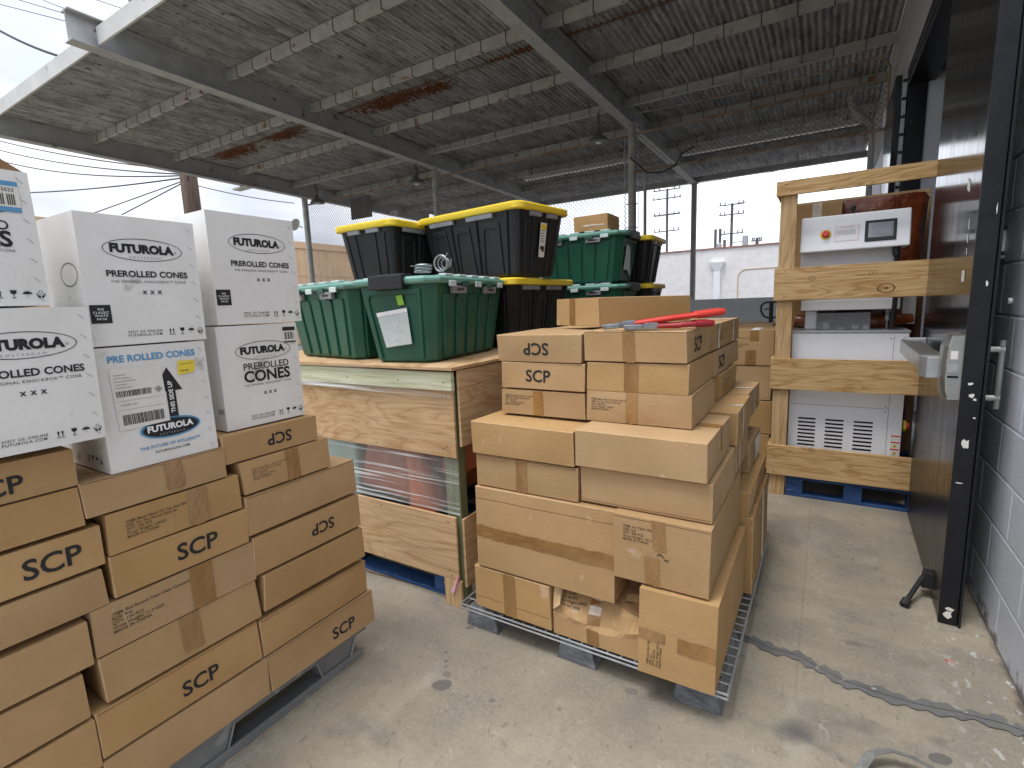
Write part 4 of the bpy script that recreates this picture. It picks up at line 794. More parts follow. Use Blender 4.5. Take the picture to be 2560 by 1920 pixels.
# further load of totes behind the cartons
for k, (z, lb) in enumerate(((1.480, 'far green tote with a loose clear pouch, behind the cartons'), (1.110, 'green tote directly under the far green one behind the cartons'), (.740, 'green tote third down in the far stack'), (.370, 'green tote second from the floor in the far stack'), (0, 'green tote on the floor in the far stack'))):
    tg, _, dg_ = tote('storage_tote', lb, (-1.60, 3.72, z), 2, 'green', GT, Lh=.375, Wh=.245, H=.369)
    if k == 0: sticker(tg, dg_, 'R', [(-.5, .28), (-.42, .82), (.02, .74), (.5, .18), (.42, .14), (.06, .26)], 'pouch', 'document_pouch')
for k, (z, lb) in enumerate(((1.480, 'far black tote with pale yellow lid, behind the far green one'), (1.110, 'black tote under the far black one behind the cartons'), (.740, 'black tote third down in the far stack'), (.370, 'black tote second from the floor in the far stack'), (0, 'black tote on the floor in the far stack'))):
    tote('storage_tote', lb, (-1.555, 4.24, z), 2, 'black', BT, Lh=.375, Wh=.245, H=.369)
carton((-1.62, -1.36, 3.55, 3.80, 1.853, 1.965), 'small carton lying on the far green tote', tapes=[('F', .3, .9, .3, .4, dict(mat='clear_tape'))])
# hose clamps on the tote lid
t = thing('hose_clamp', 'flat stack of steel hose clamps beside the coil on the green tote lid', 'clamp', (-1.60, 1.83, 1.507)); mb = MB()
for k in range(3): mb.tube([(.036 * math.cos(a / 12 * 6.283) + .004 * k, .036 * math.sin(a / 12 * 6.283), .008 + k * .013) for a in range(12)], .0058, 'tool_steel', 6, closed=True)
mb.tube([(-.03, 0, .034), (-.065, -.01, .037)], .002, 'tool_steel', 5); mb.build('clamp_band', t, smooth=True)
t = thing('hose_clamp', 'upright coil of steel hose clamps on the green tote lid', 'clamp', (-1.50, 1.85, 1.507)); mb = MB()
for k in range(3): mb.tube([((.037 - .007 * k) * math.cos(a / 16 * 6.283) + .004 * k, .012 * k - .01, .038 + (.036 - .007 * k) * math.sin(a / 16 * 6.283)) for a in range(16)], .0042, 'tool_steel', 6, closed=True)
mb.tube([(.02, 0, .066), (.034, .0, .082)], .0035, 'tool_steel', 5); mb.tube([(.045, 0, .02), (.055, .0, .055)], .0035, 'tool_steel', 5); mb.build('clamp_band', t, smooth=True)
# ------------------------------------------------------------------ cutters
def cutter(label, loc, yaw, ln, hm, gap, pitch=0):
    t = thing('bolt_cutter', label, 'bolt cutter', loc, yaw); t.rotation_euler = (0, R_(-pitch), R_(yaw))
    h = MB(); h.prism([(-.085, 0), (-.07, -.014), (-.03, -.020), (0, -.014), (0, .014), (-.03, .020), (-.07, .014)], lambda u, v: (u, v, 0), lambda u, v: (u, v, .018), 'tool_steel'); h.box(-.014, .03, -.018, .018, -.002, .022, 'tool_steel'); h.build('cutter_head', t, bevel=.003)
    for sg in (-1, 1):
        a = MB(); a.tube([(.02, sg * .010, .009), (.10, sg * (.018 + gap * .3), .010), (ln * .5, sg * (.016 + gap), .012), (ln * .72, sg * (.016 + gap), .013)], [.008, .0095, .009, .009], hm, 8)
        a.tube([(ln * .72, sg * (.016 + gap), .013), (ln * .97, sg * (.015 + gap * .8), .014), (ln, sg * (.014 + gap * .8), .014)], [.0125, .0125, .009], hm, 10); a.build('handle', t, smooth=True)
cutter('large bright red bolt cutter lying across the top cartons', (-.60, 1.74, 1.256), 28.5, .335, 'red_paint', .004, 5)
cutter('smaller dark red handled cutter lying below the bright red one', (-.52, 1.735, 1.248), 31, .215, 'dark_red', .008, 0)
# ------------------------------------------------------------------ machine crate
mx0, mx1, my = -.283, .585, 3.725
t = thing('machine_crate', 'open lumber crate of wide pine boards on a blue pallet around a white machine', 'crate', (mx0, my, 0)); O = (mx0, my)
def mpart(name, dims, mat, bevel=.002): return part(name, dims, mat, bevel, t, O)
rr = random.Random(9)
for z0, z1 in ((1.33, 1.49), (.75, .915), (.165, .33), (1.975, 2.02)):
    for z in (z0, z1):
        x = .045 + rr.uniform(-.02, .02); m = MB(); yy_ = -.0008 if z0 < 1.9 else -.0048; m.face([(x + .003 * math.cos(a * .785), yy_, z + .003 * math.sin(a * .785)) for a in range(8)], 'dark_hole'); m.build('nail_head', t)
for y in (my + .020, my + 1.0):
    for x in (mx0, mx1 - .09): mpart('corner_post', (x, x + .092, y, y + .036, 0, 1.985), 'lumber_up')
mpart('top_board', (mx0 - .025, mx1, my - .004, my + .0192, 1.955, 2.042), 'lumber')
mpart('side_board', (mx0 - .022, mx0 - .002, my + .022, my + 1.04, 1.955, 2.042), 'lumber')
mpart('top_board', (mx0 + .0, mx1, my + 1.037, my + 1.056, 1.975, 2.05), 'lumber')
def knotted(name, z0, z1, knots):
    m = MB(); m.box(-.018, mx1 - mx0, 0, .0192, z0, z1, 'lumber')
    for (x, z, r) in knots:
        for q, (k, mt) in enumerate(((1.0, 'kraft_seam'), (.82, 'lumber'), (.62, 'kraft_seam'), (.45, 'lumber'), (.24, 'kraft_seam'))): m.face([(x + r * k * math.cos(a * .524), -.0006 - .0003 * q, z + r * .62 * k * math.sin(a * .524)) for a in range(12)], mt) if q in (0, 1, 4) else None
    m.build(name, t, bevel=.002)
knotted('wide_board', 1.308, 1.512, [(.19, 1.44, .022), (.50, 1.455, .020), (.57, 1.362, .045), (.03, 1.36, .006)])
knotted('wide_board', .732, .935, [(.11, .90, .008)]); knotted('wide_board', .146, .350, [(.24, .342, .02), (.45, .26, .016), (.26, .28, .006)])
for z0, z1 in ((1.31, 1.51), (.73, .935), (.146, .35)): mpart('side_board', (mx0 - .020, mx0 - .001, my + .022, my + 1.04, z0, z1), 'lumber')
wood_pallet(t, .10, mx1 - mx0 - .01, .03, 1.02, .135)
# the machine inside
t = thing('white_machine', 'white industrial machine with control panel, red stop button and vent slots inside the crate', 'machine', (.10, my + .30, .137)); q0 = (.10, my + .30)
def wp(name, dims, mat, bevel=.006): x0, x1, y0, y1, z0, z1 = dims; m = MB(); m.box(x0 - q0[0], x1 - q0[0], y0 - q0[1], y1 - q0[1], z0 - .137, z1 - .137, mat); return m.build(name, t, bevel=bevel)
yb = my + .10
m = MB(); m.box(-.187 - q0[0], .425 - q0[0], yb - q0[1], yb + .62 - q0[1], 0, .955, 'machine_white')
fq = yb - q0[1]
for c in range(3):
    for r in range(9):
        x = -.130 - q0[0] + c * .155; z = .522 - .137 - r * .0255
        m.box(x, x + .100, fq - .0012, fq + .001, z, z + .011, 'dark_hole')
m.box(-.180 - q0[0], .352 - q0[0], fq - .0008, fq + .001, .622 - .137, .625 - .137, 'grey_ink'); m.box(.352 - q0[0], .355 - q0[0], fq - .0008, fq + .001, .20 - .137, 1.08 - .137, 'grey_ink')
for z in (.63, .600, 1.055): m.box(.335 - q0[0], .343 - q0[0], fq - .002, fq + .001, z - .137, z + .009 - .137, 'grey_ink')
m.build('base_cabinet', t, bevel=.005)
wp('work_table', (-.190, .432, yb - .006, yb + .63, 1.094, 1.108), 'machine_grey', .003)
for z, s in ((.430, .03), (.375, .045), (.33, .045)):
    m = MB(); X_, Z_ = .375 - q0[0], z - .137; m.box(X_, X_ + .045, fq - .0015, fq, Z_, Z_ + s, 'label_paper'); m.box(X_, X_ + .045, fq - .0025, fq - .0016, Z_ + s - .008, Z_ + s, 'red_btn')
    if s > .04: m.face([(X_ + .010, fq - .003, Z_ + .010), (X_ + .034, fq - .003, Z_ + .010), (X_ + .022, fq - .003, Z_ + .032)], 'yellow_ring'); m.face([(X_ + .019, fq - .0036, Z_ + .013), (X_ + .025, fq - .0036, Z_ + .013), (X_ + .022, fq - .0036, Z_ + .027)], 'ink')
    m.build('warning_label', t)
wp('column', (-.125, -.055, yb + .14, yb + .22, 1.108, 1.235), 'machine_white', .01)
m = MB(); m.lathe([(.005, 0), (.006, .05), (.013, .055), (.013, .09), (.008, .095), (.016, .115), (.02, .128)], (.325 - q0[0], yb + .17 - q0[1], .971), 'machine_grey', 12); m.build('pressure_rod', t, smooth=True)
wp('press_head', (-.150, .375, yb + .06, yb + .46, 1.235, 1.300), 'machine_white', .004); wp('press_head', (-.165, .340, yb + .10, yb + .46, 1.300, 1.62), 'machine_white', .006)
wp('acrylic_guard', (-.060, .235, yb + .11, yb + .115, 1.112, 1.215), 'acrylic', .001); wp('acrylic_guard', (-.060, .235, yb + .116, yb + .30, 1.208, 1.213), 'acrylic', .001)
for x in (-.02, .06, .14, .20): wp('fixture_block', (x, x + .035, yb + .13, yb + .17, 1.1082, 1.118 + .018 * (x * 50 % 3)), 'machine_grey', .002)
wp('feed_tray', (-.01, .19, yb + .19, yb + .25, 1.1082, 1.15), 'rubber', .004)
# tilted control panel
pn = MB(); y0, y1 = yb - .02 - q0[1], yb + .10 - q0[1]; xa, xb = -.168 - q0[0], .392 - q0[0]; za, zb = 1.603 - .137, 1.822 - .137
c8 = [Vector(p) for p in ((xa, y0, za), (xb, y0, za), (xb, y1 + .08, za), (xa, y1 + .08, za), (xa + .002, y0 + .05, zb), (xb, y0 + .05, zb), (xb, y1 + .08, zb), (xa + .002, y1 + .08, zb))]
pn.hexa(c8, 'machine_white'); pn.build('control_panel', t, bevel=.008); f = fmap(c8, 'F')
m = MB(); pc = (.135, .105)
for (a0, rr_, mt) in ((.003, .031, 'yellow_ring'), (.016, .021, 'red_btn'), (.028, .018, 'red_btn')): m.prism(ell(pc[0], pc[1], rr_, rr_, 20), lambda u, v: f(u, v, 0), lambda u, v, a0=a0: f(u, v, a0), mt)
m.build('stop_button', t, bevel=.002)
m = MB(); m.patch(f, [(.185, .055), (.308, .055), (.308, .150), (.185, .150)], 'red_btn', .001); m.patch(f, [(.1865, .0565), (.3065, .0565), (.3065, .1485), (.1865, .1485)], 'white_ink', .0016)
m.text(f, 'Safety Instructions', .247, .140, .07, mat='red_btn', off=.0024); m.text(f, '1. Cut the power before any cleaning.\n2. Keep both hands clear of the plate.\n3. Check the hoses before every start.\n4. Wear gloves near the heated parts.\n5. Press the red button in an emergency.', .244, .108, .105, mat='ink', off=.0024); m.build('notice_label', t)
m = MB(); m.prism([(.337, .040), (.492, .040), (.492, .168), (.337, .168)], lambda u, v: f(u, v, 0), lambda u, v: f(u, v, .006), 'rubber'); m.build('touch_screen', t, bevel=.003)
m = MB(); m.patch(f, [(.354, .062), (.476, .062), (.476, .150), (.354, .150)], 'screen', .0075); m.patch(f, [(.372, .074), (.462, .074), (.462, .140), (.372, .140)], 'latch_grey', .0082); m.build('display_glass', t)
m = MB(); m.tube([(.33 - q0[0], yb + .02 - q0[1], za), (.335 - q0[0], yb + .02 - q0[1], za - .05)], .02, 'rubber', 12); pts = []
for k in range(60): pts.append((.335 - q0[0] + .01 * math.sin(k / 60 * 3), yb + .03 - q0[1], za - .05 - k * (.445 / 60)))
m.tube(pts, [.0145 if k % 2 else .0115 for k in range(60)], 'rubber', 10); m.build('corrugated_hose', t)
m = MB(); m.tube([(.105 - q0[0], yb + .1 - q0[1], zb), (.105 - q0[0], yb + .1 - q0[1], zb + .03)], .008, 'rubber', 8); m.lathe([(.002, -.016), (.014, -.010), (.018, 0), (.014, .010), (.002, .016)], (.105 - q0[0], yb + .1 - q0[1], zb + .04), 'rubber', 12); m.build('lever_knob', t, smooth=True)
m = MB(); m.tube([(.435 - q0[0], fq + .06, .375), (.45 - q0[0], fq + .06, .375)], .035, 'yellow_ring', 14); m.tube([(.45 - q0[0], fq + .06, .375), (.465 - q0[0], fq + .06, .375)], .022, 'red_btn', 14); m.build('main_switch', t)
# wrapped goods and boxes packed behind the machine
t = thing('wrapped_load', 'amber film wrapped load packed behind the white machine', 'wrapped load', (.27, my + .75, .137))
m = MB(); pts = [(-.22, 0), (.20, -.02), (.22, .25), (-.22, .25)]
secs = []
for z, s in ((0, .9), (.3, .98), (.7, .92), (1.0, 1.0), (1.3, .97), (1.62, .98), (1.80, 1.03), (1.835, .98)):
    secs.append(([(x * s + random.uniform(-.012, .012), y + random.uniform(-.01, .01)) for x, y in rrect(.25, .14, .05, 3)], z))
loft(m, secs, 'amber_wrap'); m.build('wrapped_bundle', t, smooth=True)
m = MB(); m.tube([(-.46, -.30, 1.02), (-.1, -.34, 1.00), (.2, -.30, 1.03)], [.045, .05, .04], 'amber_wrap', 12); m.build('wrapped_roll', t, smooth=True)
carton((mx0 + .025, .052, my + .50, my + .95, 1.12, 1.962), 'tall carton with pale tape on top, behind the crate corner post', tapes=[('F', .44, .62, .88, 1, dict(mat='clear_tape'))], seam=[('F', .62)])
m = MB(); m.box(-.035, .035, 0, .2, 0, .18, 'white_card'); tag(m.build('white_parts_box', loc=(.447, my + .42, 1.13), bevel=.003), 'small white box wedged behind the machine at its right', 'box')
m = MB(); m.box(-.35, .30, 0, .3, 0, .012, 'galv'); m.box(-.3, -.26, .1, .13, -.9, 0, 'galv'); m.box(.2, .24, .1, .13, -.9, 0, 'galv')
m.tube([(-.1, .05, .03), (.1, .05, .03)], .03, 'galv', 10); tag(m.build('side_bench', loc=(-.1, my + 1.35, .9)), 'low steel bench standing behind the machine crate', 'bench')
# pallet jack handle
t = thing('pallet_jack', 'hand pallet jack whose black loop handle rises beside the machine crate', 'pallet jack', (-.405, 4.85, 0)); m = MB()
m.tube([(.0, 0, 1.145), (-.055, 0, 1.17), (-.078, 0, 1.215), (-.075, 0, 1.262), (-.045, 0, 1.285), (.03, 0, 1.288), (.065, 0, 1.265), (.075, 0, 1.21), (.055, 0, 1.17), (.0, 0, 1.145)], .008, 'rubber', 8); m.build('loop_handle', t, smooth=True)
m = MB(); m.tube([(0, .02, .18), (0, 0, 1.285)], .016, 'rubber', 8); m.tube([(-.05, 0, 1.225), (.0, 0, 1.235)], .005, 'rubber', 6); m.build('tow_bar', t)
m = MB(); m.box(-.16, .16, .0, .10, .05, .20, 'red_paint'); m.box(-.26, -.10, .10, 1.2, .045, .085, 'red_paint'); m.box(.10, .26, .10, 1.2, .045, .085, 'red_paint'); m.build('fork_frame', t, bevel=.006)
m = MB(); m.tube([(-.05, .04, .06), (.05, .04, .06)], .06, 'rubber', 16); m.build('steer_wheel', t)
# ------------------------------------------------------------------ doors and wall
WX = .608
def leafbuild(name, label, xa, xb, ya, yb_, z1, th, detail=True):
    t = thing(name, label, 'door', (xa, ya, 0)); d = Vector((xb - xa, yb_ - ya, 0)); ln = d.length; d.normalize(); nrm = Vector((-d.y, d.x, 0))   # visible face normal (to -X)
    if nrm.x > 0: nrm = -nrm
    def P(s, z, o): return (d * s + nrm * o + Vector((0, 0, z)))
    m = MB(); b = [P(0, .012, 0), P(0, .012, -th), P(ln, .012, -th), P(ln, .012, 0)]; tt = [P(0, z1, 0), P(0, z1, -th), P(ln, z1, -th), P(ln, z1, 0)]
    m.hexa(b + tt, 'black_gloss'); m.build('door_panel', t, bevel=.002)
    return t, P, ln
t, P, ln = leafbuild('door', 'black glossy steel door folded back against the block wall, with a panic bar', .449, .473, 2.515, 3.715, 3.36, .052)
m = MB(); b = [P(-.012, .005, .002), P(-.012, .005, -.058), P(.0, .005, -.058), P(.0, .005, .002)]; tt = [Vector(p) + Vector((0, 0, 3.36)) for p in b]; m.hexa(b + tt, 'black_frame'); m.build('edge_plate', t, bevel=.002)
m = MB(); b = [P(-.02, .0, -.060), P(-.02, .0, -.068), P(.10, .0, -.068), P(.10, .0, -.060)]; tt = [Vector(p) + Vector((0, 0, 3.36)) for p in b]; m.hexa(b + tt, 'black_frame')
m.build('astragal', t)
# panic device
def PP(s, z, o): return Vector(P(s, z, o))
m = MB(); prf = [(.0, 0), (.0, .050), (.020, .062), (.085, .064), (.16, .050), (.175, .030), (.18, 0)]
zs = [.925, .955, 1.0, 1.06, 1.13, 1.165, 1.172]; sc_ = [.74, .92, 1, 1, .95, .80, .74]
bse = len(m.v)
for z, s in zip(zs, sc_):
    for (a, o) in prf: m.v.append(tuple(PP(a if a < .1 else .1 + (a - .1) * s, z, o * (s if o > 0 else 1))))
npf = len(prf)
for i in range(len(zs) - 1):
    for j in range(npf - 1): m.f.append((bse + i * npf + j, bse + i * npf + j + 1, bse + (i + 1) * npf + j + 1, bse + (i + 1) * npf + j)); m.m.append(m.mi('satin_steel'))
m.f.append(tuple(bse + j for j in range(npf))); m.f.append(tuple(bse + (len(zs) - 1) * npf + j for j in reversed(range(npf)))); m.m += [0, 0]
m.build('latch_head', t, bevel=.003)
m = MB(); m.hexa([PP(-.004, z, o) for z, o in ((1.03, .015), (1.03, .045))] + [PP(.004, z, o) for z, o in ((1.03, .045), (1.03, .015))] + [PP(-.004, z, o) for z, o in ((1.062, .015), (1.062, .045))] + [PP(.004, z, o) for z, o in ((1.062, .045), (1.062, .015))], 'galv'); m.build('latch_bolt', t)
m = MB(); m.face([PP(.02 - .021, z, o) for z, o in ((1.08, .018), (1.08, .040), (1.112, .040), (1.112, .018))], 'label_paper'); m.face([PP(-.0015, z, o) for z, o in ((1.008, .012), (1.008, .044), (1.016, .044), (1.016, .012))], 'dark_hole'); m.build('latch_sticker', t)
bb = [PP(.17, 1.015, .03), PP(.17, 1.015, .095), PP(1.02, 1.015, .095), PP(1.02, 1.015, .03)]; m = MB(); m.hexa(bb + [p + Vector((0, 0, .060)) for p in bb], 'satin_steel')
bb = [PP(.14, 1.005, .085), PP(.14, 1.005, .115), PP(1.00, 1.005, .115), PP(1.00, 1.005, .085)]; m.hexa(bb + [p + Vector((0, 0, .072)) for p in bb], 'satin_steel'); m.build('push_bar', t, bevel=.004)
bb = [PP(.07, .995, .05), PP(.07, .995, .10), PP(.15, .995, .118), PP(.15, .995, .05)]; m = MB(); m.hexa(bb + [p + Vector((0, 0, .085)) for p in bb], 'galv'); m.build('bar_bracket', t, bevel=.003)
bb = [PP(1.02, 1.0, 0), PP(1.02, 1.0, .10), PP(1.06, 1.0, .10), PP(1.06, 1.0, 0)]; m = MB(); m.hexa(bb + [p + Vector((0, 0, .085)) for p in bb], 'galv'); m.build('end_cap', t, bevel=.004)
m = MB(); m.tube([PP(.05, 1.115, -.055), PP(.05, 1.115, -.120), PP(.05, .80, -.120), PP(.05, .80, -.055)][:2], .012, 'satin_steel', 10); m.tube([PP(.05, .93, -.055), PP(.05, .93, -.120)], .012, 'satin_steel', 10); m.tube([PP(.05, 1.15, -.112), PP(.05, .89, -.112)], .011, 'satin_steel', 10); m.build('pull_handle', t)
for (s0, s1, z0, z1, mt) in ((.20, .26, 1.715, 1.76, 'label_paper'), (.14, .20, 1.372, 1.415, 'label_paper'), (.14, .155, 1.57, 1.61, 'white_ink'), (.142, .157, 1.52, 1.555, 'white_ink'), (.138, .152, 1.475, 1.50, 'white_ink')):
    m = MB(); m.face([PP(s0, z0, .0012), PP(s1, z0 + (.02 if z0 > 1.7 else 0), .0012), PP(s1 + .004, z1 + (.02 if z0 > 1.7 else 0), .0012), PP(s0 + .004, z1, .0012)], mt); m.build('paper_scrap', t)
rr = random.Random(5)
for (zc, oc, rz, ro_) in ((.755, -.028, .024, .014), (.99, -.022, .006, .010), (.945, -.030, .010, .012), (.93, -.040, .006, .006), (.045, -.028, .022, .016), (.07, -.03, .008, .018), (1.36, -.040, .012, .004), (.60, -.02, .003, .012), (1.62, -.046, .02, .002), (.86, -.045, .004, .006)):
    m = MB(); m.face([PP(-.0128, zc + rz * math.sin(a * .57) * rr.uniform(.55, 1.1), oc + ro_ * math.cos(a * .57) * rr.uniform(.5, 1.1)) for a in range(11)], 'label_paper'); m.build('paint_chip', t)
# kick-down door stop
m = MB(); a, b = PP(.20, .085, .0), PP(.20, .085, .045); m.hexa([PP(.17, .05, 0), PP(.17, .05, .04), PP(.23, .05, .04), PP(.23, .05, 0), PP(.17, .115, 0), PP(.17, .115, .03), PP(.23, .115, .03), PP(.23, .115, 0)], 'rubber'); m.tube([PP(.19, .09, .035), PP(.06, .022, .10)], .010, 'rubber', 8); m.tube([PP(.07, .028, .095), PP(.045, .012, .108)], .017, 'rubber', 10); m.build('door_stop', t)
# far leaf, its hinge and frame
t, P, ln = leafbuild('door', 'far black door leaf folded back beyond the doorway, with a light gear hinge', .480, .490, 6.86, 8.02, 3.50, .055)
m = MB(); b = [P(-.03, 0, -.03), P(-.03, 0, -.075), P(.02, 0, -.075), P(.02, 0, -.03)]; b = [Vector((.54, -.02, 0)) - Vector((.48, 0, 0)) + Vector((0, 0, 0)), Vector((.095, -.02, 0)), Vector((.095, .0, 0)), Vector((.06, 0, 0))]; m.hexa(b + [p + Vector((0, 0, 3.50)) for p in b], 'satin_steel')
for k in range(20): z = .15 + k * .172; m.box(.058, .097, -.0225, -.019, z, z + .03, 'black_frame')
m.build('gear_hinge', t)
# block wall with mortar joints (one thing), with the doorway in it
t = thing('block_wall', 'pale blue-grey painted concrete block wall at the right edge', 'wall', (WX, 1.0, 0))
m = MB(); ch = .2055; blk = .412; g_ = .0035
def wallrow(y0, y1, k):
    z0, z1 = k * ch, (k + 1) * ch; off = (k % 2) * blk / 2 + .09; y = -2.0 - off
    while y < y1:
        a, b = max(y, y0), min(y + blk, y1)
        if b - a > .02: m.box(0, .19, a + g_ - 1.0, b - g_ - 1.0, z0 + g_, z1 - g_, 'painted_block')
        y += blk
for k in range(24):
    wallrow(-1.2, 3.775, k)
    if k < 20: wallrow(6.92, 14.3, k)
m.build('block_courses', t, bevel=.004)
m = MB(); m.box(.0016, .188, -2.2, 2.773, .0, 4.9, 'painted_block'); m.box(.0022, .188, 5.922, 13.3, .0, 4.11, 'painted_block'); m.build('mortar', t)
m = MB(); m.box(.002, .19, 2.776, 5.92, 3.47, 4.9, 'wall_band'); m.box(-.012, .19, 2.0, 13.3, 4.12, 4.9, 'wall_band'); m.box(-.010, .0, 2.776, 13.3, 3.56, 4.119, 'wall_band'); m.build('metal_band', t)
t = thing('door_frame', 'black steel frame around the tall dark doorway', 'door frame', (WX, 3.78, 0))
m = MB(); m.box(-.02, .19, 0, .06, 0, 3.46, 'black_frame'); m.box(-.02, .135, 3.06, 3.135, 0, 3.46, 'black_frame'); m.build('jamb', t, bevel=.003); m = MB(); m.box(.1355, .42, 3.075, 3.13, 0, 3.46, 'painted_block'); m.build('reveal', t)
m = MB(); m.box(-.022, .19, 0, 3.135, 3.385, 3.46, 'black_frame'); m.box(-.030, .0, -.02, 3.15, 3.461, 3.555, 'black_frame'); m.build('head_rail', t, bevel=.003)
t = thing('indoor_room', 'dim room seen through the open doorway', 'room', (WX + .2, 3.4, 0)); m = MB()
for q in ([(0, -.5, .002), (4, -.5, .002), (4, 4.2, .002), (0, 4.2, .002)], [(0, -.5, 3.8), (0, 4.2, 3.8), (4, 4.2, 3.8), (4, -.5, 3.8)], [(4, -.5, 0), (4, -.5, 3.8), (4, 4.2, 3.8), (4, 4.2, 0)], [(0, 4.2, 0), (4, 4.2, 0), (4, 4.2, 3.8), (0, 4.2, 3.8)], [(0, -.5, 0), (0, -.5, 3.8), (4, -.5, 3.8), (4, -.5, 0)]): m.face(q, 'room')
m.build('room_shell', t); m = MB(); m.box(.9, 1.0, .6, 3.2, .002, 3.0, 'room'); m.build('partition', t)
# lock keeper and studs on the wall
m = MB(); m.box(-.035, 0, -.045, .045, .0, .085, 'machine_white'); m.box(-.0365, -.035, -.018, .018, .018, .058, 'dark_hole'); m.box(-.03, .0, -.06, .06, .0852, .098, 'black_frame'); m.box(-.028, .0, -.06, .05, -.03, -.018, 'galv')
tag(m.build('door_holder', loc=(WX - .001, 2.93, 1.49), bevel=.004), 'white door holder bracket on the block wall beside the door edge', 'bracket')
m = MB(); m.tube([(-.012, 0, 0), (0, 0, 0)], .012, 'machine_white', 12); tag(m.build('wall_stud', loc=(WX - .001, 2.71, 1.29)), 'small white stud on the block wall below the door holder', 'stud')
t = thing('junction_box', 'small white junction box with conduit beyond the far door leaf', 'junction box', (.56, 8.7, 0)); m = MB(); m.box(-.055, .0, -.12, .10, 3.50, 3.66, 'machine_white'); m.build('box_cover', t, bevel=.006)
m = MB(); m.tube([(-.02, .02, 3.50), (-.02, .02, .1)], .012, 'cable', 6); m.tube([(-.02, .02, 3.66), (-.02, .0, 4.20), (-.08, .0, 4.32), (-.2, 0, 4.35), (-1.7, .0, 4.30), (-3.45, .0, 4.36)], .014, 'rusty', 7); m.build('conduit', t, smooth=True)
t = thing('flexible_duct', 'pale kinked flexible pipe hanging under the dark roof by the wall', 'pipe', (.20, 9.1, 3.7)); m = MB(); m.tube([(-.05, 0, .36), (-.05, 0, .26), (.0, 0, .14), (.12, 0, .02), (.20, 0, -.08), (.21, 0, -.30)], [.035, .045, .048, .045, .04, .035], 'duct', 10); m.build('pipe_bend', t, smooth=True)
m = MB(); m.tube([(.21, 0, -.3), (.25, 0, -3.69)], .04, 'steel_paint', 10); m.build('down_pipe', t, smooth=True)
# ------------------------------------------------------------------ canopy
RZ = 4.60
t = thing('canopy', 'weathered grey steel canopy with corrugated roof, beams and rusty laps', 'canopy', (-5.6, 8.5, 0)); cxo, cyo = -5.6, 8.5
def cpart(name, boxes, mat, bevel=0, tt=None):
    m = MB()
    for (x0, x1, y0, y1, z0, z1) in boxes: m.box(x0 - cxo, x1 - cxo, y0 - cyo, y1 - cyo, z0, z1, mat)
    return m.build(name, tt or t, bevel=bevel)
XB = .595
def xe(y): return -11.33 - .068 * (y - 2.87)       # the left edge runs slightly outwards
def rafx(k, y): return ((-11.25, -.068), (-6.975, -.050), (-2.915, -.018))[k][0] + ((-11.25, -.068), (-6.975, -.050), (-2.915, -.018))[k][1] * (y - 2.6)
for (ya, yb_, dz) in ((2.965, 6.29, 0), (6.25, 10.17, .012), (10.13, 15.7, 0)):
    m = MB(); k = m.mi('roof_sheet_paint'); pitch = .0762; nseg = 6; ncol = int((XB - xe(2.87)) / pitch * nseg)
    for j, y in enumerate((ya, yb_)):
        for i in range(ncol + 1): x = XB + (xe(y) - XB) * (1 - i / ncol); m.v.append((x - cxo, y - cyo, RZ + dz + .0135 * math.sin(2 * math.pi * i / nseg)))
    for i in range(ncol): m.f.append((i, i + 1, ncol + 1 + i + 1, ncol + 1 + i)); m.m.append(k)
    m.build('roof_sheet', t)
    if ya > 3:      # the ragged rusty lip where one sheet laps over the next
        m = MB(); k = m.mi('rusty_dark')
        for i in range(ncol + 1):
            x = XB + (xe(ya) - XB) * (1 - i / ncol); zz = RZ + .0135 * math.sin(2 * math.pi * i / nseg); m.v.append((x - cxo, ya - cyo, zz + .004)); m.v.append((x - cxo, ya - cyo + random.uniform(-.004, .006), zz - .014 - random.uniform(0, .006)))
        for i in range(ncol): m.f.append((2 * i, 2 * i + 1, 2 * i + 3, 2 * i + 2)); m.m.append(k)
        m.build('sheet_lap', t)
def ibeam(k, ya, yb_, z0=4.275, z1=4.585, hw=.085):
    m = MB()
    for (a, b, c, d) in ((-hw, hw, z0, z0 + .014), (-.006, .006, z0 + .0141, z1 - .0141), (-hw, hw, z1 - .014, z1)):
        xa, xb = rafx(k, ya) - cxo, rafx(k, yb_) - cxo; y0, y1 = ya - cyo, yb_ - cyo
        m.hexa([(xa + a, y0, c), (xa + b, y0, c), (xb + b, y1, c), (xb + a, y1, c), (xa + a, y0, d), (xa + b, y0, d), (xb + b, y1, d), (xb + a, y1, d)], 'steel_paint')
    return m.build('rafter', t)
for k in range(3): ibeam(k, 2.60 if k else 2.865, 14.29)
PY = [4.34, 5.71, 7.12, 8.62, 10.0, 11.45, 12.95]
for y in PY:
    for (xa, xb) in ((rafx(0, y) + .009, rafx(1, y) - .009), (rafx(1, y) + .009, rafx(2, y) - .009), (rafx(2, y) + .009, .585)):
        m = MB(); m.box(xa - cxo, xb - cxo, y - cyo, y + .055 - cyo, 4.462, 4.586, 'purlin_paint'); n = int((xb - xa) / .38)
        for i in range(n):
            x = xa + .25 + i * .38 + random.uniform(-.02, .02) - cxo; m.box(x - .006, x + .006, y - .004 - cyo, y + .059 - cyo, 4.455, 4.588, 'strap')
        m.build('purlin', t)
cpart('fascia', [(-11.345, -7.075, 2.84, 2.862, 4.305, 4.485)], 'steel_light'); cpart('fascia', [(-6.90, -3.01, 2.84, 2.862, 4.305, 4.485)], 'steel_light'); cpart('fascia', [(-2.83, .59, 2.84, 2.862, 4.305, 4.485)], 'steel_light')
cpart('eave_beam', [(-12.1, .59, 14.295, 14.42, 4.29, 4.42)], 'steel_paint')
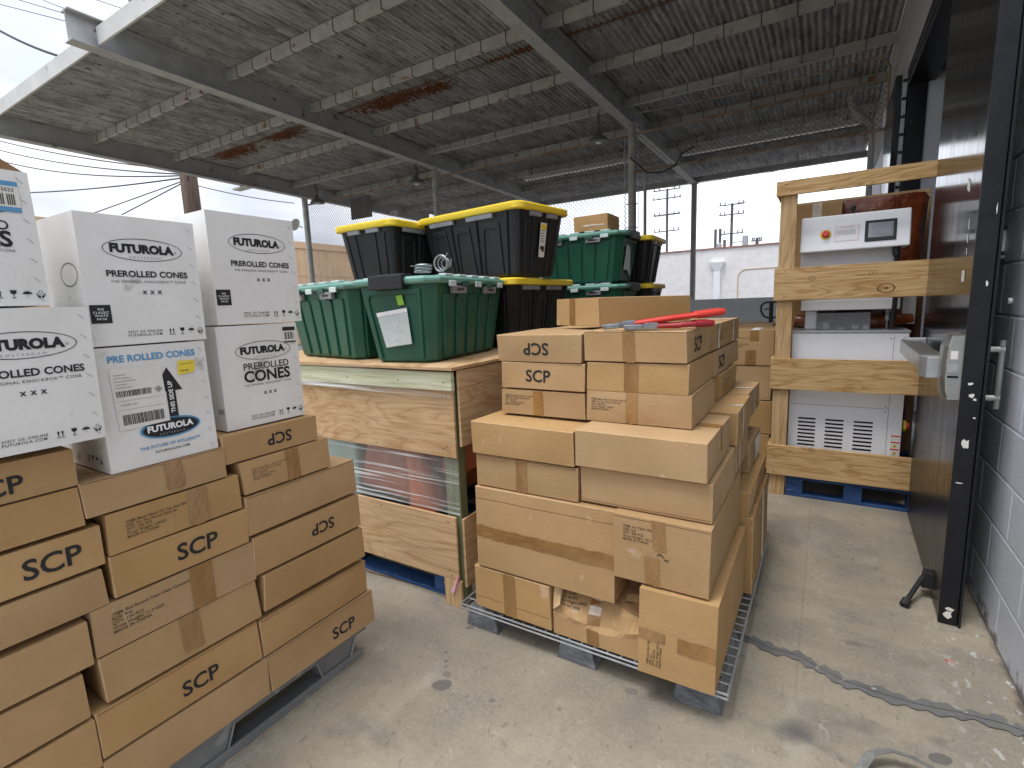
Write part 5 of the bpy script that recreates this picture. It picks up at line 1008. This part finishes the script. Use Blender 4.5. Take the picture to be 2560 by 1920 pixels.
for (x0, x1, y) in ((-7.0, -3.07, 8.50), (-2.9, -.1, 8.52), (-11.5, -7.35, 8.5)):
    m = MB(); m.tube([(x0 - cxo, y - cyo, 4.43), ((x0 + x1) / 2 - cxo, y - cyo, 4.42), (x1 - cxo, y - cyo, 4.43)], .014, 'steel_paint', 6); m.build('conduit', t)
# lamps
def lamp(x, y, label, z=4.43):
    t = thing('dome_lamp', label, 'lamp', (x, y, z - .46), 0, 'dome lamps under the canopy'); m = MB(); m.lathe([(.17, .0), (.172, .012), (.14, .06), (.08, .105), (.05, .115), (.045, .17), (.03, .19)], (0, 0, 0), 'lamp_enamel', 24); m.build('lamp_shade', t, smooth=True)
    m = MB(); m.lathe([(.045, .0), (.06, .02), (.05, .05)], (0, 0, -.012), 'lens', 16); m.build('bulb', t, smooth=True); m = MB(); m.tube([(0, 0, .18), (0, 0, .46)], .022, 'lamp_enamel', 10); m.tube([(0, 0, .27), (0, 0, .33)], .04, 'lamp_enamel', 12); m.build('stem', t, smooth=True)
lamp(-3.40, 8.50, 'dome lamp nearest to the tall canopy post'); lamp(-7.62, 8.70, 'dome lamp beside the middle beam above the totes'); lamp(-10.75, 8.60, 'dome lamp at the far left near the canopy corner')
for (x0, x1, y, lb) in ((-6.4, -3.75, 11.2, 'long pale strip light in the middle canopy bay'), (-2.75, .35, 11.5, 'long pale strip light in the dark right canopy bay')):
    t = thing('strip_light', lb, 'lamp', (x0, y, 4.28)); m = MB(); m.box(0, x1 - x0, -.06, .06, .03, .09, 'steel_light'); m.build('housing', t); m = MB(); m.box(.02, x1 - x0 - .02, -.045, .045, 0, .0299, 'lens'); m.build('diffuser', t, bevel=.01); m = MB(); m.box(.2, .22, -.01, .01, .0901, .30, 'strap'); m.box(x1 - x0 - .22, x1 - x0 - .2, -.01, .01, .0901, .30, 'strap'); m.build('hanger', t)
# posts
def post(x, y, z0, z1, r, label, base=True):
    t = thing('canopy_post', label, 'post', (x, y, z0), 0); m = MB(); m.tube([(0, 0, 0), (0, 0, z1 - z0)], r, 'post_paint', 14); m.build('post_tube', t, smooth=True)
    if base: m = MB(); m.box(-.10, .10, -.10, .10, z1 - z0 + .0005, z1 - z0 + .010, 'steel_paint'); m.build('cap_plate', t)
    return t
post(-2.99, 9.0, 0, 4.288, .070, 'tallest looking grey pipe post right of the black totes'); post(-7.36, 9.0, 0, 4.288, .068, 'grey pipe post rising behind the highest black tote'); post(-11.75, 9.0, 0, 4.288, .075, 'flaking pipe post at the left end of the fence')
post(-3.13, 14.45, 1.285, 4.288, .072, 'far pipe post standing on the low concrete wall')
post(-2.77, 9.02, 0, 3.42, .028, 'thin gate post just right of the tallest pipe post', False)
# fence
def mesh_panel(t, x0, x1, z0, z1, y, name='wire_mesh'):
    m = MB(); k = m.mi('wire'); s = .078; H_ = z1 - z0; n = int((x1 - x0 + H_) / s) + 2
    for sg in (1, -1):
        for i in range(n):
            a = x0 - H_ + i * s if sg == 1 else x0 + i * s      # x at the bottom
            b0, b1 = 0., H_
            xa = lambda h: a + sg * h
            if sg == 1: b0 = max(0, x0 - a); b1 = min(H_, x1 - a)
            else: b0 = max(0, a - x1); b1 = min(H_, a - x0)
            if b1 - b0 < .02: continue
            m.tube([(xa(b0), y + sg * .004, z0 + b0), (xa(b1), y + sg * .004, z0 + b1)], .0042, 'wire', 3, cap=False)
    return m.build(name, t)
t = thing('chain_fence', 'tall chain link fence with rusty rails between the canopy posts', 'fence', (0, 9.0, 0))
mesh_panel(t, -11.68, -3.07, .05, 4.10, 0); mesh_panel(t, -2.92, .56, 3.53, 4.13, 0, 'transom_mesh')
def rail(pts, r=.022, mt='rusty', nm='rail'): m = MB(); m.tube(pts, r, mt, 8); return m.build(nm, t, smooth=True)
rail([(-11.68, 0, 4.10), (-7.43, 0, 4.12)]); rail([(-7.29, 0, 4.12), (-3.07, 0, 4.12)]); rail([(-2.92, 0, 4.14), (.56, 0, 4.15)]); rail([(-2.92, 0, 3.52), (.56, 0, 3.52)])
for x in (-3.12, -2.885): 
    rail([(x, 0, .1), (x, 0, 4.1)], .008, 'galv', 'tension_bar')
m = MB()
for z in (2.2, 2.6, 3.0, 3.4, 3.8, 4.0): m.tube([(-2.99 + .078 * math.cos(a * .524), .078 * math.sin(a * .524), z) for a in range(12)], .007, 'galv', 5, closed=True); m.tube([(-3.13, 0, z), (-3.06, 0, z)], .006, 'galv', 5); m.tube([(-2.92, 0, z), (-2.88, 0, z)], .006, 'galv', 5)
m.build('band_clamp', t)
t = thing('fence_sign', 'dark rectangular sign wired behind the chain link fence', 'sign', (-9.75, 9.05, 3.55)); m = MB(); m.box(-.36, .36, 0, .01, 0, .50, 'sign_face'); m.build('sign_panel', t)
m = MB(); m.box(-.12, .12, .02, .03, -.12, -.02, 'steel_light'); tag(m.build('small_plate', loc=(-8.7, 9.05, 3.62)), 'small pale plate on the fence right of the dark sign', 'plate')
t = thing('wall_dish', 'round white dish light tilted on the left fence post', 'lamp', (-11.86, 8.9, 3.55)); m = MB(); m.lathe([(.02, 0), (.16, .02), (.17, .045), (.15, .05)], (0, 0, 0), 'teal_dish', 20); o = m.build('dish', t, smooth=True); o.rotation_euler = (R_(15), R_(-62), 0); o.location = (-.20, 0, .08)
m = MB(); m.tube([(0, .03, 0), (-.17, 0, .08)], .018, 'steel_paint', 8); m.build('dish_arm', t)
# drip gutter bit and stray cable at the left beam
m = MB(); m.box(0, .55, -.1, .1, 0, .05, 'steel_light'); tag(m.build('floodlight', loc=(-11.95, 7.3, 4.22), bevel=.01), 'slim pale floodlight under the left canopy beam', 'lamp')
m = MB(); m.tube([(-3.0, 8.9, 3.75), (-2.7, 8.9, 3.45), (-2.45, 8.9, 3.42), (-2.25, 8.95, 3.50), (-2.15, 8.97, 3.68), (-1.95, 9.0, 3.76)], .012, 'cable', 6); tag(m.build('hanging_cable', smooth=True), 'black cable sagging beside the tallest pipe post', 'cable')
# ------------------------------------------------------------------ ground and background
m = MB(); m.box(-14.5, WX, -8, 15.0, -.4, 0, 'slab'); tag(m.build('floor'), kind='structure')
m = MB(); m.face([(-400, -400, -.41), (400, -400, -.41), (400, 400, -.41), (-400, 400, -.41)], 'asphalt'); tag(m.build('ground'), kind='structure')
ct = [(-.36, 2.05), (-.217, 2.035), (-.116, 2.006), (-.030, 2.010), (.041, 1.974), (.111, 1.942), (.220, 1.933), (.323, 1.935), (.422, 1.955), (.539, 1.965), (.606, 1.95)]
m = MB(); pts = []
rr = random.Random(11)
for (a, b) in zip(ct, ct[1:]):
    for k in range(12): s = k / 12; pts.append((a[0] + (b[0] - a[0]) * s, a[1] + (b[1] - a[1]) * s))
pts.append(ct[-1]); wv = .016
U_, L_ = [], []
jr = lambda i, o: .007 * math.sin(i * .9 + o) + .006 * math.sin(i * .37 + o * 2) + rr.uniform(-.003, .003)
for i, (x, y) in enumerate(pts): U_.append((x, y + .027 + jr(i, 0), .0042)); L_.append((x, y - .027 - jr(i, 9), .0042))
for i in range(len(pts) - 1): m.face([L_[i], L_[i + 1], U_[i + 1], U_[i]], 'crack_fill')
tag(m.build('floor_patch'), kind='structure')
m = MB()
for i in range(len(pts) - 1): a, b = pts[i], pts[i + 1]; j_ = rr.uniform(-.002, .002); m.face([(a[0], a[1] - .0008, .0052), (b[0], b[1] - .0008 + j_, .0052), (b[0], b[1] + .0008 + j_, .0052), (a[0], a[1] + .0008, .0052)], 'dark_hole')
m.face([(-3, 1.60, .003), (-1.2, 1.735, .003), (-1.2, 1.742, .003), (-3, 1.607, .003)], 'kraft_seam')
tag(m.build('floor_joint'), kind='structure')
t = thing('low_wall', 'low blue-grey concrete wall at the far edge of the loading dock', 'wall', (-6, 14.35, 0)); m = MB(); m.box(-8.5, 6.6, 0, .22, 0, 1.27, 'concrete_wall'); m.build('wall_body', t); m = MB(); m.box(-8.5, 6.6, -.01, .23, 1.2702, 1.284, 'concrete_wall'); m.build('wall_cap', t)
# white stucco building
t = thing('stucco_building', 'pinkish white stucco building with a thin red coping beyond the dock', 'building', (-2.5, 22, -.4)); m = MB(); m.box(-16, 22, 0, 14, 0, 3.62, 'stucco'); m.build('wall', t); m = MB(); m.box(-16.05, 22, -.05, 14, 3.6205, 3.67, 'coping'); m.build('coping', t)
m = MB(); m.box(-1.44, -1.20, -.12, -.001, 0, 2.74, 'machine_white'); m.hexa([(-1.42, -.12, 2.7402), (-1.22, -.12, 2.7402), (-1.22, -.001, 2.7402), (-1.42, -.001, 2.7402), (-1.6, -.2, 3.10), (-1.04, -.2, 3.10), (-1.04, -.001, 3.10), (-1.6, -.001, 3.10)], 'machine_white'); m.build('downspout', t)
m = MB(); arc = [(-.55, 0), (-.55, 2.45)] + [(-.25 - .3 * math.cos(R_(k * 15)), 2.45 + .3 * math.sin(R_(k * 15))) for k in range(1, 7)] + [(4.0, 2.78)]
m.tube([(x, -.004, z) for x, z in arc], .02, 'kraft_edge', 4); m.build('arch_reveal', t)
m = MB(); m.box(-1.3, -1.2, 1, 1.1, 3.67, 4.05, 'pole_grey'); m.build('vent_pipe', t)
# tan building on the left
t = thing('tan_building', 'tan corrugated building with a light fascia beyond the fence at left', 'building', (-25, 18, -.4)); m = MB(); m.box(-14, 0, -14, 14, 0, 5.24, 'tan_siding')
for k in range(60): y = -13.9 + k * .46; m.box(.0002, .02, y, y + .05, 0, 5.24, 'tan_siding')
m.build('wall', t); m = MB(); m.box(-14, .06, -14, 14, 5.2402, 5.60, 'tan_siding'); m.build('fascia', t); m = MB(); m.box(.0201, .03, -14, 14, 3.75, 3.80, 'tan_siding'); m.build('trim_rail', t)
# utility poles
def upole(x, top, arms, label, y=45, s=1.5, extra=False, hw=.55):
    t = thing('utility_pole', label, 'utility pole', (x * s, y, -.4)); tz = 1.35 + (top - 1.35) * s; m = MB(); m.tube([(0, 0, 0), (0, 0, tz + .4)], [.13, .10], 'pole_grey', 8); m.build('pole_shaft', t, smooth=True)
    for (z, a) in arms:
        zz = 1.35 + (z - 1.35) * s + .4; w_ = a * s; m = MB(); m.box(-w_, w_, -.2, -.13, zz - .045, zz + .045, 'pole_grey')
        for k in (-1, -.6, .6, 1): m.tube([(k * (w_ - .08), -.16, zz + .06), (k * (w_ - .08), -.16, zz + .26)], .05, 'pole_grey', 6)
        m.tube([(-w_ * .6, -.15, zz), (0, -.15, zz - .5)], .02, 'pole_grey', 4); m.tube([(w_ * .6, -.15, zz), (0, -.15, zz - .5)], .02, 'pole_grey', 4); m.build('crossarm', t)
    if extra:
        for (dx, z0) in ((-.9, 3.9), (1.05, 4.2), (.2, 3.7)):
            zz = 1.35 + (z0 - 1.35) * s; m = MB(); m.lathe([(.20, 0), (.22, .05), (.22, .75), (.15, .82)], (dx, -.1, zz), 'galv', 12); m.tube([(dx, -.1, zz + .4), (0, 0, zz + .3)], .03, 'pole_grey', 5); m.build('transformer', t)
        for dx in (-1.2, -.85): m = MB(); m.tube([(dx, 0, 0), (dx, 0, 1.35 + (5.2 - 1.35) * s)], .12, 'pole_grey', 6); m.build('side_post', t)
    return t
upole(-7.95, 7.40, [(7.33, .75), (6.87, .78), (5.98, .73), (5.10, .72)], 'left utility pole with four crossarms above the stucco building', y=45)
upole(-4.55, 6.18, [(6.10, .62), (5.60, .62), (4.62, .60)], 'right utility pole with transformers above the stucco building', y=45, extra=True)
upole(-3.30, 4.30, [(4.14, .26)], 'small distant pole top over the stucco roofline', y=45)
t = thing('wooden_pole', 'thick brown wooden pole behind the white boxes at left', 'utility pole', (-12.62, 6.6, -.4)); m = MB(); m.tube([(0, 0, 0), (0, 0, 9.2)], [.19, .17], 'old_wood', 14); m.build('pole_shaft', t, smooth=True)
m = MB(); m.box(-.9, .9, -.33, -.25, 8.6, 8.72, 'old_wood'); m.build('crossarm', t)
def wire_(pts, r, label, grp='overhead wires'): m = MB(); m.tube(pts, r, 'cable', 5); tag(m.build('overhead_wire', smooth=True), label, 'wire', grp)
def sag(a, b, d, n=14): return [(a[0] + (b[0] - a[0]) * k / n, a[1] + (b[1] - a[1]) * k / n, a[2] + (b[2] - a[2]) * k / n - d * 4 * (k / n) * (1 - k / n)) for k in range(n + 1)]
wire_(sag((-23.9, 6.5, 7.40), (-12.45, 6.5, 4.60), .10), .016, 'topmost of the three wires running down left of the wooden pole')
wire_(sag((-24.1, 6.5, 7.15), (-12.45, 6.5, 4.52), .14), .016, 'middle one of the three wires left of the wooden pole'); wire_(sag((-24.3, 6.5, 6.85), (-12.45, 6.5, 4.50), .20), .016, 'lowest of the three wires left of the wooden pole')
wire_(sag((-26.5, 6.5, 6.10), (-12.45, 6.5, 4.46), .12), .018, 'nearly level wire between the open white box and the wooden pole')
wire_(sag((-12.45, 6.5, 4.42), (-17.6, 6.5, 4.30), .0), .014, 'upper of two wires sloping down left from the wooden pole'); wire_(sag((-12.45, 6.5, 4.40), (-15.9, 6.5, 4.06), .0), .014, 'lower of two wires sloping down left from the wooden pole')
wire_(sag((-12.7, 6.6, 4.75), (-9.3, 13, 5.6), .15), .014, 'upper wire running right of the wooden pole'); wire_(sag((-12.7, 6.5, 4.40), (-11.9, 8.8, 4.15), .06), .010, 'lower wire running right of the wooden pole')
wire_(sag((-22.1, 6.5, 10.25), (-13.4, 6.5, 6.9), .25), .035, 'thick dark wire in the sky left of the canopy beam end')
for k, (a, b, lb) in enumerate((((-21.8, 6.5, 10.9), (-12.0, 6.5, 6.95), 'lowest thin wire crossing the upper left sky'), ((-20.3, 6.5, 10.55), (-12.0, 6.5, 7.0), 'middle thin wire crossing the upper left sky'), ((-18.6, 6.5, 10.0), (-12.0, 6.5, 6.9), 'upper thin wire crossing the upper left sky'), ((-15.6, 6.5, 9.08), (-11.0, 6.5, 6.95), 'short thin wire near the canopy front edge'))): wire_(sag(a, b, 0), .010, lb)
for k, z in enumerate((10.6, 10.4, 8.4)): wire_(sag((-14.0 + k * .3, 45, z), (6.0, 60, z + 5), .8, 8), .02, ['upper', 'middle', 'lower'][k] + ' wire running right from the left utility pole')
# webbing strap at the bottom edge
t = thing('webbing_strap', 'pale grey webbing strap curled on the floor at the bottom edge', 'strap', (.235, 1.60, .02)); m = MB(); pp = [(-.10, -.10, -.012), (-.088, -.05, .006), (-.065, -.004, .022), (-.02, .026, .028), (.03, .034, .024), (.08, .026, .014), (.13, .0, .004), (.20, -.06, -.010)]
for i in range(len(pp) - 1):
    a, b = Vector(pp[i]), Vector(pp[i + 1]); d = Vector((b.y - a.y, a.x - b.x, 0)).normalized() * .014 + Vector((0, 0, .006)); m.hexa([a - d, b - d, b + d, a + d, a - d + Vector((0, 0, .003)), b - d + Vector((0, 0, .003)), b + d + Vector((0, 0, .003)), a + d + Vector((0, 0, .003))], 'strap_web')
m.build('strap_loop', t)
bpy.context.view_layer.update()
